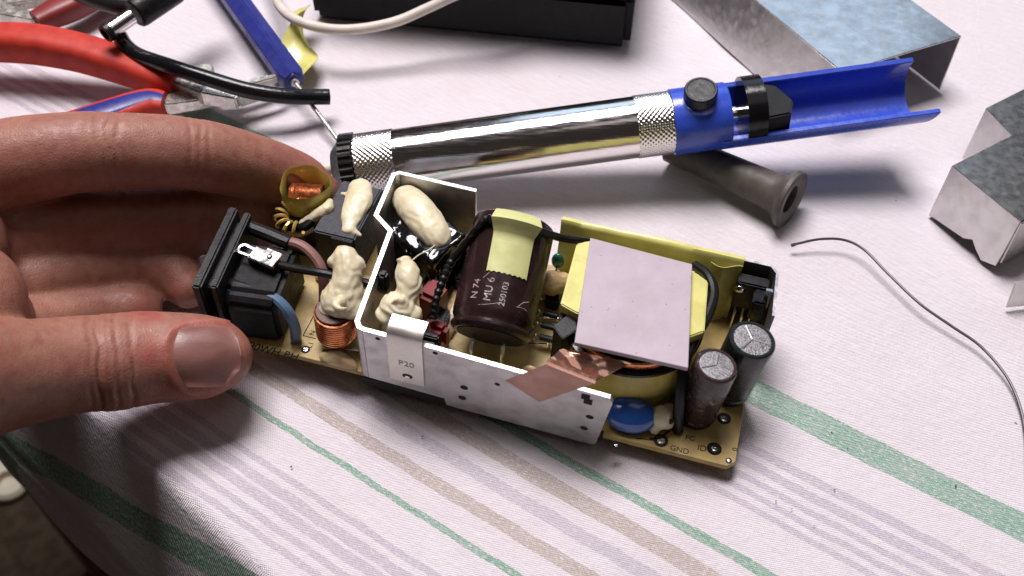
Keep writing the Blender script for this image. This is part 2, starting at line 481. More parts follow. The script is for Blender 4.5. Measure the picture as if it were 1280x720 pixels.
def remesh(me, vox, it, factor=0.5):
    t = bpy.data.objects.new('temporary', me); COL.objects.link(t)
    r = t.modifiers.new('r', 'REMESH'); r.mode = 'VOXEL'; r.voxel_size = vox * S
    s = t.modifiers.new('s', 'SMOOTH'); s.iterations = it; s.factor = factor
    bpy.context.view_layer.update()
    dg = bpy.context.evaluated_depsgraph_get()
    out = bpy.data.meshes.new_from_object(t.evaluated_get(dg))
    bpy.data.objects.remove(t); bpy.data.meshes.remove(me)
    return out

def blob(name, m_, parent, balls, vox=0.05, it=5, amp=0.03, freq=4.0, ridge=0.0):
    """A squirted lump: overlapping balls fused into one skin with an uneven surface."""
    mb = MB()
    for c, r in balls: mb.ell(c, r)
    me = mb.mesh(name, m_, weld=False)
    me = remesh(me, vox, it)
    for v, n in [(v, v.normal.copy()) for v in me.vertices]:
        c = v.co / S
        d = amp * noise.noise(c * freq) + amp * 0.5 * noise.noise(c * freq * 2.7 + V((5, 1, 2)))
        if ridge: d += ridge * math.sin((c.z * 1.3 + c.x * 0.6 + 0.5 * noise.noise(c * 2)) * 22)
        v.co = (c + n * d) * S
    if not me.materials: me.materials.append(M[m_])
    me.shade_smooth()
    return put(name, me, parent)

def chain(pts, rad, n=6, flat=1.0):
    P, R = spline(pts, n, rad)
    return [(p, (r, r, r * flat)) for p, r in zip(P, R)]

def text(body, size, name, m_, parent, T, depth=0.004, warp=None):
    cu = bpy.data.curves.new(name, 'FONT'); cu.body = body; cu.size = size * S; cu.extrude = depth * S
    t = bpy.data.objects.new('temporary', cu); COL.objects.link(t)
    bpy.context.view_layer.update()
    me = bpy.data.meshes.new_from_object(t.evaluated_get(bpy.context.evaluated_depsgraph_get()))
    bpy.data.objects.remove(t)
    for v in me.vertices:
        c = v.co / S
        v.co = (warp(c) if warp else T @ c) * S
    me.materials.clear(); me.materials.append(M[m_])
    me.name = name
    return put(name, me, parent)

def helix(c, ax, r, h, turns, wire, n=6, step=14, ref=None, flat=1.0):
    c, ax = V(c), V(ax).normalized()
    a = V(ref) if ref else (V((1, 0, 0)) if abs(ax.x) < 0.9 else V((0, 1, 0)))
    u = (a - ax * a.dot(ax)).normalized(); w = ax.cross(u)
    pts = []
    for i in range(int(turns * step) + 1):
        an = 2 * math.pi * i / step
        pts.append(c + ax * (h * i / (turns * step) - h / 2) + (u * math.cos(an) + w * math.sin(an) * flat) * r)
    return MB().tube(pts, wire, n=n)

def toroid(c, ax, R, r, turns, wire, a0=0, a1=2 * math.pi, step=10, n=5):
    c, ax = V(c), V(ax).normalized()
    a = V((0, 0, 1)) if abs(ax.z) < 0.9 else V((1, 0, 0))
    u = (a - ax * a.dot(ax)).normalized(); w = ax.cross(u)
    pts = []
    T = int(turns * step)
    for i in range(T + 1):
        ph = a0 + (a1 - a0) * i / T
        th = 2 * math.pi * i / step
        rd = u * math.cos(ph) + w * math.sin(ph)
        pts.append(c + rd * (R + r * math.cos(th)) + ax * r * math.sin(th))
    return pts

def ring_mesh(r0, r1, h, n=20):
    return MB().lathe((0, 0, 0), (0, 0, 1), [(0, r0), (h, r0), (h, r1), (0, r1), (0, r0)], n)

# ------------------------------------------------------------------ setting: floor, table, cloth
fl = MB().add([(-300, -300, -72), (300, -300, -72), (300, 300, -72), (-300, 300, -72)], [(0, 1, 2, 3)]).build('floor', 'carpet')
tag(fl, 'dark brown carpet floor below the table edge', None, None, 'structure')

EDGE_E = V((0.7566, -0.6540, 0)); EDGE_M = V((0.6540, 0.7566, 0)); M0 = 1.78
def tab(e, m_, z): return EDGE_E * e + EDGE_M * m_ + V((0, 0, z))
table = thing('table', 'wooden table hidden under the striped cloth', 'table', tab(-8, 40, -72))
TR = Matrix((EDGE_E, EDGE_M, (0, 0, 1))).transposed()
mb = MB().box(tab(-8, M0 + 2.2 + 40, -1.9), (108, 80, 2.6), TR)
mb.build('tabletop', 'wood', table, True, bevel=0.2)
for e in (-58, 42):
    for m_ in (6, 76):
        MB().box(tab(e, m_, -37.7), (4.5, 4.5, 68.6), TR).build('leg', 'wood', table, True, bevel=0.2)

def cloth_z(p, m_):
    w = 0.075 * noise.noise(V((p.x * .16 + p.y * .1, p.y * .3, 3))) + 0.05 * noise.noise(V((p.x * .5, p.y * .5, 8)))
    k = max(0.0, 1 - (m_ - M0) / 2.0)
    fold = 0.22 * min(1, k * 2) * noise.noise(V((p.x * .45, p.y * .45, 1.5)))
    d = max(0.0, 3.42 - m_)
    return min(0.0, -0.08 + w) + fold - 3.2 * (math.sqrt(d * d + .02) - .14)
grid = []
ms = [M0 - 0.02 + 0.18 * i for i in range(150)] + [M0 + 27 + 0.8 * i for i in range(68)]
for i in range(330):
    e = -62 + 0.32 * i
    row = []
    for dz in (6, 4.5, 3, 1.8, .9, .4, .12):    # the overhang that drops past the table edge
        p = tab(e, M0, 0)
        zz = cloth_z(p, M0)
        o = 0.10 - 0.12 * (dz < .2) + 0.25 * noise.noise(V((e * .3, dz * .15, 9))) * min(1, dz / 3)
        row.append(tab(e, M0 - o - 0.02, zz - dz))
    for m_ in ms:
        p = tab(e, m_, 0)
        row.append(V((p.x, p.y, cloth_z(p, m_))))
    grid.append(row)
cl = MB().sheet(grid, 0.06).build('tablecloth', 'cloth', weld=False, angle=60)
tag(cl, 'white woven tablecloth with green, brown and lilac stripes', 'tablecloth')

# crumbs and lint lying on the cloth
mb = MB()
SPOTS = [(6.11, 10.86, 0.00), (6.72, 10.94, 0.00), (7.53, 11.15, 0.00), (5.56, 10.57, 0.00), (6.44, 10.66, 0.00), (7.15, 10.27, 0.00), (6.87, 10.25, 0.00), (11.86, 12.57, 0.00), (12.40, 13.00, 0.00),
         (9.82, 12.54, 0.00), (10.40, 11.26, 0.00), (-5.05, 11.88, 0.00), (-5.25, 11.77, 0.00), (2.42, 11.55, 0.00), (-2.18, 12.61, 0.00), (-5.04, 28.22, 0.00), (-3.54, 28.84, 0.00), (5.23, 10.57, 0.00), (7.81, 12.73, 0.00),
         (10.15, 10.27, 0.00), (8.10, 12.27, 0.00), (-1.08, 26.32, 0.00), (1.64, 26.98, -0.00), (9.93, 18.28, 0.00), (11.52, 20.88, 0.00), (0.00, 10.57, 0.00), (3.21, 9.59, 0.00), (-3.18, 11.19, 0.00)]
for q in SPOTS[::2]:
    q = V(q)
    a = rnd.random() * 6
    R = Matrix.Rotation(a, 3, 'Z')
    mb.box(q + V((0, 0, -.01)), (0.03 + 0.05 * rnd.random(), 0.02 + 0.02 * rnd.random(), 0.014), R)
tag(mb.build('crumbs', 'crumb', bevel=0.008), 'scattered dark specks of lint and solder crumbs on the cloth', None, None, 'stuff')

# ------------------------------------------------------------------ power supply
FX, FY, FZ, FO = [V(a) for a in ((0.96177, -0.27151, -0.03590), (0.27169, 0.96239, -0.00000), (0.03455, -0.00975, 0.99936), (-6.90575, 14.86083, 0.90233))]
PR = Matrix((FX, FY, FZ)).transposed()
psu = thing('power_supply', 'opened laptop power supply board with shield, capacitors and cream glue, held in the hand', 'power supply', FO, PR)
BL_, BW_ = 12.55, 4.85

# circuit board with chamfered corners
poly = [(-0.3, 0), (BL_ - .18, 0), (BL_, .18), (BL_, BW_), (-0.3, BW_)]
pcb = MB().prism(poly, (0, 0, -0.16), (1, 0, 0), (0, 1, 0), 0.16).build('circuit_board', 'pcb', psu, bevel=0.012, seg=1)
mb = MB()
for i in range(46):     # soldered joints on the underside
    x, y = .4 + 11.6 * rnd.random(), .4 + 4 * rnd.random()
    mb.lathe((x, y, -0.17), (0, 0, -1), [(0, .13), (.08, .07), (.16, .0)], 8)
tag(mb.build('solder_joints', 'solder', pcb), kind='stuff')
MB().span((3.3, -0.02, -0.48), (9.0, .5, -0.17)).build('insulating_sheet', 'hole', psu)
pad_me = ring_mesh(0.085, 0.15, 0.012).mesh('solder_pad', 'hole')
hole_me = MB().lathe((0, 0, 0), (0, 0, 1), [(0, .085), (.014, .08), (.02, 0)], 16).mesh('plated_hole', 'solder')
ring_me = ring_mesh(0.19, 0.205, 0.006, 24).mesh('printed_ring', 'ink')
for q, s in (((10.77, 0.23, 0.00), 1.15), ((12.02, 0.38, 0.00), 0.85), ((12.13, 1.29, 0.00), 1.1), ((12.39, 0.16, 0.00), .5), ((1.74, 0.23, 0.00), .75), ((9.78, -0.21, 0.00), .5)):
    for nm, me in (('solder_pad', pad_me), ('plated_hole', hole_me)) + ((('printed_ring', ring_me),) if .8 < s < 1 else ()):
        o = put(nm, me, pcb); o.location = V((q[0], q[1], 0.001)) * S; o.scale = (s, s, 1)
def flat(x, y, ang=0, z=0.002): return Matrix.Translation((x, y, z)) @ Matrix.Rotation(math.radians(ang), 4, 'Z')
for s_, q, sz, ang in (('GND', (11.01, 0.05, 0.00), .20, 0), ('FG', (11.31, 0.44, 0.00), .20, 0), ('ID', (11.63, 0.24, 0.00), .22, 0), ('0', (12.56, 0.46, 0.00), .19, 90),
                       ('SG', (12.30, 1.35, 0.00), .16, 180), ('-90WH BH', (0.23, -0.16, 0.00), .31, 0), ('N', (1.76, 0.69, 0.00), .2, 90), ('L1', (1.86, 0.30, 0.00), .2, 90)):
    text(s_, sz, 'lettering', 'ink', pcb, flat(q[0], q[1], ang))
# printed outlines
mb = MB()
for a, b in (((1.5, .62), (1.5, 1.6)), ((1.5, .62), (1.85, .62)), ((10.2, .12), (10.65, .2)), ((10.65, .2), (10.9, .55))):
    a, b = V((*a, .003)), V((*b, .003)); d = (b - a).normalized(); n_ = V((-d.y, d.x, 0)) * .012
    MB().add([a - n_, b - n_, b + n_, a + n_], [(0, 1, 2, 3)]).build('printed_line', 'ink', pcb)
MB().span((9.35, -0.02, -0.17), (9.43, .1, 0.012)).build('edge_notch', 'hole', pcb)

# mains inlet, turned a little on its own feet
A_ = math.radians(7.5)
sa = V((math.cos(A_), math.sin(A_), 0)); sb = V((-math.sin(A_), math.cos(A_), 0)); so = V((-0.74, -0.15, 0))
SR = Matrix((sa, sb, V((0, 0, 1)))).transposed()
def so_(a, b, c): return so + sa * a + sb * b + V((0, 0, c))
inlet = MB().box(so_(.12, 1.36, .95), (.24, 2.72, 2.12), SR).build('mains_inlet', 'black', psu, bevel=0.05)
MB().box(so_(.50, 1.38, .95), (.18, 2.55, 2.0), SR).box(so_(.33, 1.38, .92), (.3, 2.2, 1.6), SR).build('inner_flange', 'black', inlet, bevel=0.04)
mb = MB().prism([(.15, 0), (2.25, 0), (2.25, 1.2), (1.95, 1.5), (.45, 1.5), (.15, 1.25)], so_(.58, 0, 0.0), sb, (0, 0, 1), 1.32)
mb.build('inlet_body', 'case', inlet, bevel=0.12, seg=4)
# earth lug
lug0, lug1 = V((-0.39, 1.52, 1.78)), V((0.86, 1.33, 1.72))
ld = (lug1 - lug0).normalized(); lw_ = ld.cross(V((0, 0, 1))).normalized()
LR = Matrix((ld, -lw_, V((0, 0, 1)))).transposed()
lp = []
for k in range(17):
    a = math.pi / 2 + math.pi * k / 16
    lp.append(lug0 + ld * (.17 + .14 * math.cos(a)) - lw_ * .14 * math.sin(a))
lp = [lug0 + ld * .45 - lw_ * .12] + lp + [lug0 + ld * .45 + lw_ * .12]
mb = MB().tube(lp, .05, n=8, flat=.6, up=(0, 0, 1))
mb.box(lug0 + ld * .72, (.62, .40, .05), LR).box(lug0 + ld * .95 + V((0, 0, .05)), (.42, .46, .13), LR).box(lug0 + ld * .72 + lw_ * .2 + V((0, 0, .05)), (.5, .05, .12), LR)
mb.ell(lug0 + ld * .78 + V((0, 0, .04)), (.07, .07, .04)).ell(lug0 + ld * .95 + V((0, 0, .12)), (.06, .08, .05))
mb.build('earth_lug', 'lead', inlet, bevel=0.015)
MB().tube([lug0 + ld * .5 + V((0, 0, -.3)), lug0 + ld * .5], .2, n=10).build('lug_post', 'black', inlet)
def wire(name, m_, pts, r, parent=psu, n=10, w=False, taper=None):
    P = spline(pts, 8)
    return MB().tube(P, r, n=n).build(name, m_, parent, w)
wire('heat_shrink', 'blackwire', [(-0.51, 2.36, 1.60), (0.01, 2.31, 1.55), (0.63, 2.23, 1.50)], .19)
wire('brown_wire', 'brownwire', [(0.47, 2.27, 1.50), (0.99, 2.23, 1.50), (1.44, 2.03, 1.35), (1.69, 1.78, 1.10), (1.73, 1.57, 0.50), (1.67, 1.53, 0.10)], .14)
wire('heat_shrink', 'blackwire', [(-0.47, 0.67, 1.35), (0.12, 0.64, 1.35), (0.66, 0.67, 1.30)], .17)
wire('blue_wire', 'bluewire', [(0.53, 0.65, 1.30), (0.99, 0.58, 1.30), (1.34, 0.44, 1.10), (1.48, 0.38, 0.60), (1.40, 0.43, 0.05)], .14)
wire('earth_wire', 'blackwire', [(0.67, 1.39, 1.62), (1.28, 1.34, 1.70), (1.89, 1.31, 1.80), (2.38, 1.37, 1.75), (2.84, 1.49, 1.60), (3.22, 1.56, 1.50), (3.34, 1.73, 1.20)], .11)

# coil in the yellow film cup and the small striped toroid beside it
cc = V((0.27, 4.09, 1.75))
def film(t, an, i, k): return .03 * math.sin(3 * an + 1) + .02 * math.sin(5 * an)
cup = MB().lathe((cc.x, cc.y, .75), (0, 0, 1), [(0, .60), (.5, .63), (1.08, .66), (1.10, .655), (1.08, .645), (.5, .615), (0, .585), (0, .60)], 40, film).build('coil_cup', 'yellow_film', psu)
helix((cc.x, cc.y, 1.28), (1, .25, 0), .36, .84, 24, .017, n=5, step=26, ref=(0, 0, 1)).build('coil_winding', 'copper', cup)
MB().lathe((cc.x - .41, cc.y - .1, 1.28), (1, .25, 0), [(0, .34), (.84, .34)], 24).build('coil_core', 'copper_core', cup)
MB().lathe((cc.x, cc.y, .0), (0, 0, 1), [(0, .4), (.76, .4)], 16).build('coil_base', 'black', cup)
tc_ = V((0.28, 3.39, 1.25))
tor = MB().tube([tc_ + V((math.cos(a) * .42, math.sin(a) * .36, .1 * math.sin(a))) for a in [2 * math.pi * i / 24 for i in range(25)]], .13, n=10, caps=False).build('small_toroid', 'black_gloss', psu)
pts = toroid(tc_, (0, -.15, 1), .41, .17, 11, .04, 0.3, 5.4)
MB().tube(pts, .05, n=6).build('striped_winding', mat('striped_enamel', (.62, .42, .12), .3, .5), tor)
MB().span((tc_.x - .3, tc_.y - .25, 0), (tc_.x + .3, tc_.y + .25, tc_.z - .12)).build('toroid_base', 'black', tor, bevel=.03)
blob('glue_lump', 'glue', psu, chain([(0.02, 3.09, 0.95), (0.41, 3.09, 1.05), (0.71, 3.21, 1.05)], [.10, .17, .1]) + chain([(0.49, 3.26, 1.20), (0.79, 3.45, 1.35), (1.05, 3.63, 1.50), (1.01, 3.93, 1.50)], [.09, .15, .18, .1]), .035, 3)

# X capacitor block
xc = MB().span((1.02, 2.82, .0), (2.14, 4.82, 1.5)).build('capacitor_block', 'ferrite', psu, bevel=0.04)
MB().span((1.52, 2.76, .0), (2.10, 2.819, 1.46)).build('block_step', 'ferrite', xc, bevel=0.02)
MB().span((1.50, 2.79, .0), (1.54, 2.815, 1.44)).build('block_groove', 'hole', xc)
blob('glue_lump', 'glue', psu, chain([(1.60, 4.61, 1.52), (1.73, 4.17, 1.55), (1.78, 3.64, 1.53), (1.86, 3.16, 1.50)], [.33, .38, .30, .19], 6, .6) + chain([(1.21, 4.31, 1.50), (1.51, 4.26, 1.52)], [.06, .12]) + chain([(1.79, 3.12, 1.48), (1.99, 3.12, 1.46), (2.19, 3.10, 1.42)], [.12, .12, .06], 6, .7), .03, 4, .02, 2.2, .005)

# input choke with its squirt of silicone
ck = V((2.44, 0.72, 0.80))
choke = MB().lathe((ck.x, ck.y, .32), (0, 0, 1), [(0, .44), (.95, .44)], 24).build('input_choke', 'copper_core', psu)
helix((ck.x, ck.y, .78), (0.04, 0, 1), .49, .86, 10, .033, n=6, step=22).build('choke_winding', 'copper', choke)
MB().lathe((ck.x, ck.y, .0), (0, 0, 1), [(0, .4), (.33, .36)], 20).build('choke_foot', 'glue_clear', choke)
blob('glue_lump', 'glue_clear', psu, chain([(2.29, 0.12, 0.06), (2.60, 0.14, 0.10), (2.99, 0.11, 0.06), (3.14, 0.05, 0.03)], [.12, .2, .14, .06]), .035, 3)
blob('glue_lump', 'glue', psu, [((2.57, 0.98, 1.42), (.54, .54, .40)), ((2.60, 1.11, 1.58), (.47, .47, .36)), ((2.86, 0.86, 1.35), (.34, .34, .25)), ((2.32, 0.73, 1.25), (.26, .26, .2))]
     + chain([(2.61, 1.22, 1.70), (2.54, 1.52, 1.88), (2.40, 1.74, 2.00)], [.38, .36, .34]) + chain([(2.14, 1.57, 1.98), (2.32, 1.75, 2.05), (2.69, 1.76, 2.02), (2.83, 1.70, 1.90)], [.15, .17, .16, .12])
     + chain([(2.36, 1.77, 2.08), (2.28, 1.88, 2.14), (2.18, 1.93, 2.14)], [.16, .12, .07]) + chain([(2.66, 0.64, 1.72), (2.66, 0.47, 1.80), (2.79, 0.40, 1.80), (2.91, 0.52, 1.74)], [.14, .09, .06, .03]), .03, 5, .02, 2.2, .006)

# shield: folded aluminium sheet
TH = .11
WT = 1.9
mb = MB()
def wall(mb, path, z0, z1, th=TH):
    P = [V((x, y, 0)) for x, y in path]
    L_, R_ = [], []
    for i, p in enumerate(P):
        a = (P[i] - P[i - 1]).normalized() if i else (P[1] - P[0]).normalized()
        b = (P[i + 1] - P[i]).normalized() if i + 1 < len(P) else a
        n1, n2 = V((-a.y, a.x, 0)), V((-b.y, b.x, 0))
        n_ = (n1 + n2).normalized(); n_ = n_ / max(.4, n_.dot(n1))
        L_.append(p + n_ * th / 2); R_.append(p - n_ * th / 2)
    n = len(P)
    lev = z1 if hasattr(z1, '__len__') else [z1] * n
    vs_ = [V((p.x, p.y, z0)) for p in L_] + [V((p.x, p.y, z0)) for p in R_] + [V((p.x, p.y, lev[i])) for i, p in enumerate(L_)] + [V((p.x, p.y, lev[i])) for i, p in enumerate(R_)]
    fs = []
    for i in range(n - 1):
        fs += [(i, i + 1, 2 * n + i + 1, 2 * n + i), (n + i + 1, n + i, 3 * n + i, 3 * n + i + 1), (i + 1, i, n + i, n + i + 1)]
    fs += [(0, 2 * n, 3 * n, n), (n - 1, 2 * n - 1, 4 * n - 1, 3 * n - 1)]
    mb.add(vs_, fs)
    mb.cur = 1
    mb.add([v_.copy() for v_ in vs_[2 * n:]], [(i, i + 1, n + i + 1, n + i) for i in range(n - 1)])
    mb.cur = 0
path = [(4.75, 4.92), (2.62, 4.95), (2.50, 4.85), (2.58, 3.34), (3.10, 2.98), (3.34, .12), (3.44, -.02), (3.56, -.05), (9.42, -.05)]
wall(mb, path[:8], .02, [2.1, 2.1, 2.1, 2.05, 2.0, 1.9, 1.88, 1.88])
# front plate: outline with the raised left foot and the cut lower right corner
fp = [(3.56, .02), (5.5, -.05), (5.56, -.32), (9.22, -.40), (9.30, -.3), (9.50, 1.5), (9.42, 1.66), (5.2, 1.86), (3.56, 1.88)]
mb.prism(fp, (0, -.05 + TH / 2, 0), (1, 0, 0), (0, 0, 1), TH)
mb.cur = 1
ts = [(3.56, 1.8805), (5.2, 1.8605), (9.42, 1.6605)]
for (x0, z0), (x1, z1) in zip(ts, ts[1:]):
    mb.add([(x0, -.05 - TH / 2, z0), (x1, -.05 - TH / 2, z1), (x1, -.05 + TH / 2, z1), (x0, -.05 + TH / 2, z0)], [(0, 1, 2, 3)])
mb.cur = 0
shield = mb.build('shield_plate', ['alu', 'alu_edge'], psu, weld=False, angle=25)
fy = -.05 - TH / 2
slot_me = MB().lathe((0, 0, 0), (0, -1, 0), [(0, .1), (.006, .1), (.007, 0)], 16).mesh('rivet_hole', 'hole')
for q, s in (((6.01, -0.10, 0.63), 1.0), ((5.96, -0.10, 0.18), 1.0), ((9.05, -0.10, 0.74), .95), ((8.96, -0.10, 0.22), .95), ((6.82, -0.10, 1.11), .65), ((5.32, -0.10, 1.72), .65), ((3.92, -0.10, 1.72), .6)):
    o = put('rivet_hole', slot_me, shield); o.location = V((q[0], fy - .001, q[2])) * S; o.scale = (s, 1, s * .8)
q = V((8.91, -0.10, 1.40))
MB().box((q.x - .03, fy - .003, q.z + .09), (.2, .008, .2)).box((q.x + .04, fy - .004, q.z - .07), (.2, .008, .2)).build('square_hole', 'hole', shield)
# spring clip
cu0, cu1 = 4.16, 5.02
prof = [(-.135, .30), (-.135, 1.95), (-.10, 2.08), (.02, 2.16), (.32, 2.20), (.40, 2.12), (.40, 1.75)]
g = [[(u, v_, w) for v_, w in prof] for u in (cu0, (cu0 + cu1) / 2, cu1)]
clip = MB().sheet(g, .05).build('spring_clip', 'clip', psu, angle=30)
text('P20', .27, 'stamped_text', 'stamp', clip, Matrix.Translation((cu0 + .24, -.163, .98)) @ Matrix.Rotation(math.radians(90), 4, 'X'))
o = put('clip_hole', slot_me, clip); o.location = V((cu0 + .45, -.165, .58)) * S; o.scale = (1.3, 1, .8)
o = put('clip_pin', MB().lathe((0, 0, 0), (0, -1, 0), [(0, .07), (.02, .06), (.03, 0)], 14).mesh('clip_pin', 'lead'), clip); o.location = V((cu0 + .45, -.17, .56)) * S

# film capacitor in black shrink film, red film capacitors
c0 = V((3.75, 3.69, 1.15))
me = MB().box((c0.x + .05, c0.y - .12, .80), (1.70, 1.30, 1.62), Matrix.Rotation(math.radians(-24), 3, 'Z')).mesh('film_capacitor', 'sheen_film')
me = remesh(me, .045, 14)
for v_ in me.vertices:
    c = v_.co / S; v_.co = (c + v_.normal * .13 * noise.noise(c * 2.8)) * S
me.shade_smooth(); me.materials.clear(); me.materials.append(M['sheen_film'])
put('film_capacitor', me, psu)
blob('glue_lump', 'glue', psu, chain([(2.99, 4.52, 1.60), (3.35, 4.15, 1.70), (3.78, 3.79, 1.66), (4.14, 3.47, 1.58), (4.12, 3.21, 1.46)], [.44, .48, .48, .38, .16], 6, .8), .035, 6, .025, 1.8, .005)
for q, sz, a in (((4.48, 2.15, 1.20), (.55, .7, 1.2), -15), ((4.81, 1.45, 0.75), (.6, .4, .7), -10)):
    q = V(q)
    h = q.z
    MB().box((q.x, q.y, h / 2), (sz[0], sz[1], h), Matrix.Rotation(math.radians(a), 3, 'Z')).build('red_capacitor', 'redcap', psu, bevel=.12, seg=4)
blob('glue_lump', 'glue', psu, chain([(3.82, 2.10, 1.95), (3.95, 1.84, 1.90), (4.08, 1.58, 1.75), (4.07, 1.34, 1.60)], [.18, .30, .32, .28]) + [((3.96, 1.08, 1.50), (.44, .44, .34)), ((3.75, 0.86, 1.40), (.28, .28, .2)), ((4.30, 1.08, 1.38), (.28, .28, .22))] + chain([(3.83, 1.96, 2.05), (3.76, 2.01, 2.12), (3.65, 2.02, 2.10)], [.12, .09, .05]) + chain([(4.09, 1.05, 1.82), (3.99, 1.00, 1.90), (3.90, 0.91, 1.86)], [.12, .07, .03]), .03, 4, .02, 2.4, .011)
MB().tube(spline([(3.94, 2.07, 2.05), (4.03, 2.45, 1.95), (4.13, 2.84, 1.75), (4.23, 3.23, 1.62)], 6), .018, n=6).build('glue_string', 'glue', psu)
MB().span((3.7, .45, 0), (5.0, .85, .8)).build('shade_filler_front', 'black', psu, bevel=.05)  # added black block, its colour stands in for shade in the front gap
MB().span((4.45, 1.1, 0), (4.95, 2.1, .6)).build('shade_filler_mid', 'black', psu, bevel=.04)  # added black filler, darkens the lit board beside the big capacitor
MB().span((4.75, 3.0, 0), (5.1, 4.6, .7)).build('shade_filler_back', 'black_gloss', psu, bevel=.06)  # added black filler, shade of the rear gap put into its colour
MB().span((3.28, 1.55, 1.3), (3.5, 1.8, 1.92)).build('wire_grommet', 'blackwire', psu, bevel=.06)

# big reservoir capacitor leaning back, lead end low at the front
b0 = V((6.22, 1.27, 1.00)); b1 = V((6.08, 3.70, 2.15))
ax = (b1 - b0).normalized(); BLn = (b1 - b0).length + .25; BR = 1.02
mb = MB()
pr = [(0, .80), (0.0, .90), (.05, .96), (.10, 1.0), (.16, 1.0), (.22, .955), (.28, .955), (.36, 1.0)] + [(.5 + .1 * i, BR) for i in range(int((BLn - .8) * 10))] + [(BLn - .14, BR), (BLn - .05, BR * .97), (BLn, BR * .90), (BLn + .005, .8), (BLn, 0)]
bigcap = mb.lathe(b0, ax, pr, 56).build('reservoir_capacitor', 'cap_sleeve', psu)
MB().lathe(b0 - ax * .02, ax, [(0, 0), (0, .82), (.05, .84)], 40).build('rubber_bung', 'bung', bigcap)
side = ax.cross(V((0, 0, 1))).normalized()
for k in (-1, 1):
    p = b0 + side * .38 * k
    MB().tube(spline([p, p - ax * .22, p - ax * .35 + V((0, 0, -.25)), V((p.x, p.y - .32, 0))], 6), .045, n=8).build('lead', 'lead', bigcap)
upv = (V((0, 0, 1)) - ax * ax.z).normalized()
def oncap(t, an, r): return b0 + ax * t + (upv * math.cos(an) - side * math.sin(an)) * r
# an: angle round the body, positive toward the left; t: distance from the lead end
def capwarp(t0, a0):
    # writing runs round the axis direction: letters advance along the axis
    return lambda c: oncap(t0 + c.x, a0 + c.y / BR, BR + .004 + c.z)
text('N 74', .24, 'capacitor_print', 'ink_white', bigcap, None, .002, capwarp(.62, .38))
text('MU 6', .26, 'capacitor_print', 'ink_white', bigcap, None, .002, capwarp(.60, .04))
text('250103', .20, 'capacitor_print', 'ink_white', bigcap, None, .002, capwarp(.55, -.30))
mb = MB()
for pts in ([(.48, .30), (.52, .1), (.62, -.2)], [(.62, -.62), (.78, -.75), (.86, -.92)], [(.64, -.60), (.66, -.8), (.64, -.92)], [(1.15, .32), (1.3, .2), (1.42, .14)]):
    mb.tube(spline([oncap(t, a, BR + .002) for t, a in pts], 5), .008, n=5)
mb.build('scratch', 'ink_white', bigcap)
tg = []
for i in range(15):
    f = i / 14
    row = []
    for j in range(17):
        an = .34 - .98 * j / 16
        t = BLn * 1.0 - f * 1.62 + (.03 if (i == 14 and j % 2) else 0)
        r = BR + .018 + .28 * math.exp(-((t - BLn + .35) / .16) ** 2) + .012 * noise.noise(V((t * 3, an * 3, 1)))
        if i < 3: r -= (3 - i) * .05 ; t = BLn - .02 - i * .03
        row.append(oncap(t, an - .06 * f, r))
    tg.append(row)
MB().sheet(tg, .012).build('tape_piece', 'tape_pale', bigcap, angle=50)
# sleeved wire crossing under the tape
P = spline([(4.71, 1.45, 0.90), (4.72, 1.76, 1.35), (4.78, 2.20, 1.70), (4.89, 2.64, 1.95), oncap(BLn - .42, .62, BR + .09), oncap(BLn - .36, .36, BR + .09), oncap(BLn - .34, -.05, BR + .09), oncap(BLn - .36, -.45, BR + .09), (7.28, 3.66, 2.40), (7.81, 3.91, 2.20), (8.07, 4.11, 2.00)], 10)
braid = [.10 + .018 * (math.sin(i * 2.1) if i < 52 else 0) for i in range(len(P))]
MB().tube(P, braid, n=10).build('sleeved_wire', 'blackwire', psu)

# small parts between capacitor and transformer
blob('glue_lump', 'glue_clear', psu, [((7.22, 3.58, 0.75), (.34, .36, .32)), ((7.48, 3.72, 0.75), .26), ((6.96, 3.60, 0.70), .2), ((7.16, 3.88, 0.40), (.38, .38, .4))], .04, 4, .03)
gc = V((7.23, 4.02, 1.15))
MB().ell(gc, (.17, .12, .26)).build('green_capacitor', 'greencap', psu)
MB().tube([gc, (gc.x - .06, gc.y, 0)], .035, n=6).build('lead', 'lead', psu)
for q in ((7.31, 3.31, 0.35), (7.38, 2.88, 0.35), (7.44, 2.45, 0.40), (7.49, 2.11, 0.35)):
    q = V(q); k = rnd.random() * .1
    r_ = MB().tube(spline([q + V((-.22, 0, 0)), q + V((-.16, 0, 0)), q, q + V((.16, 0, 0)), q + V((.22, 0, 0))], 4), [.03] * 3 + [.085] * 11 + [.03] * 3, n=10).build('small_resistor', 'black', psu)
    MB().tube(spline([q + V((-.34, -.02, -.3)), q + V((-.32, 0, -.02)), q + V((-.2, 0, .02)), q + V((.2, .02, .02)), q + V((.36, .04, .1 + k))], 5), .028, n=6).ell(q + V((-.3, 0, .02)), .05).build('lead', 'lead', r_)

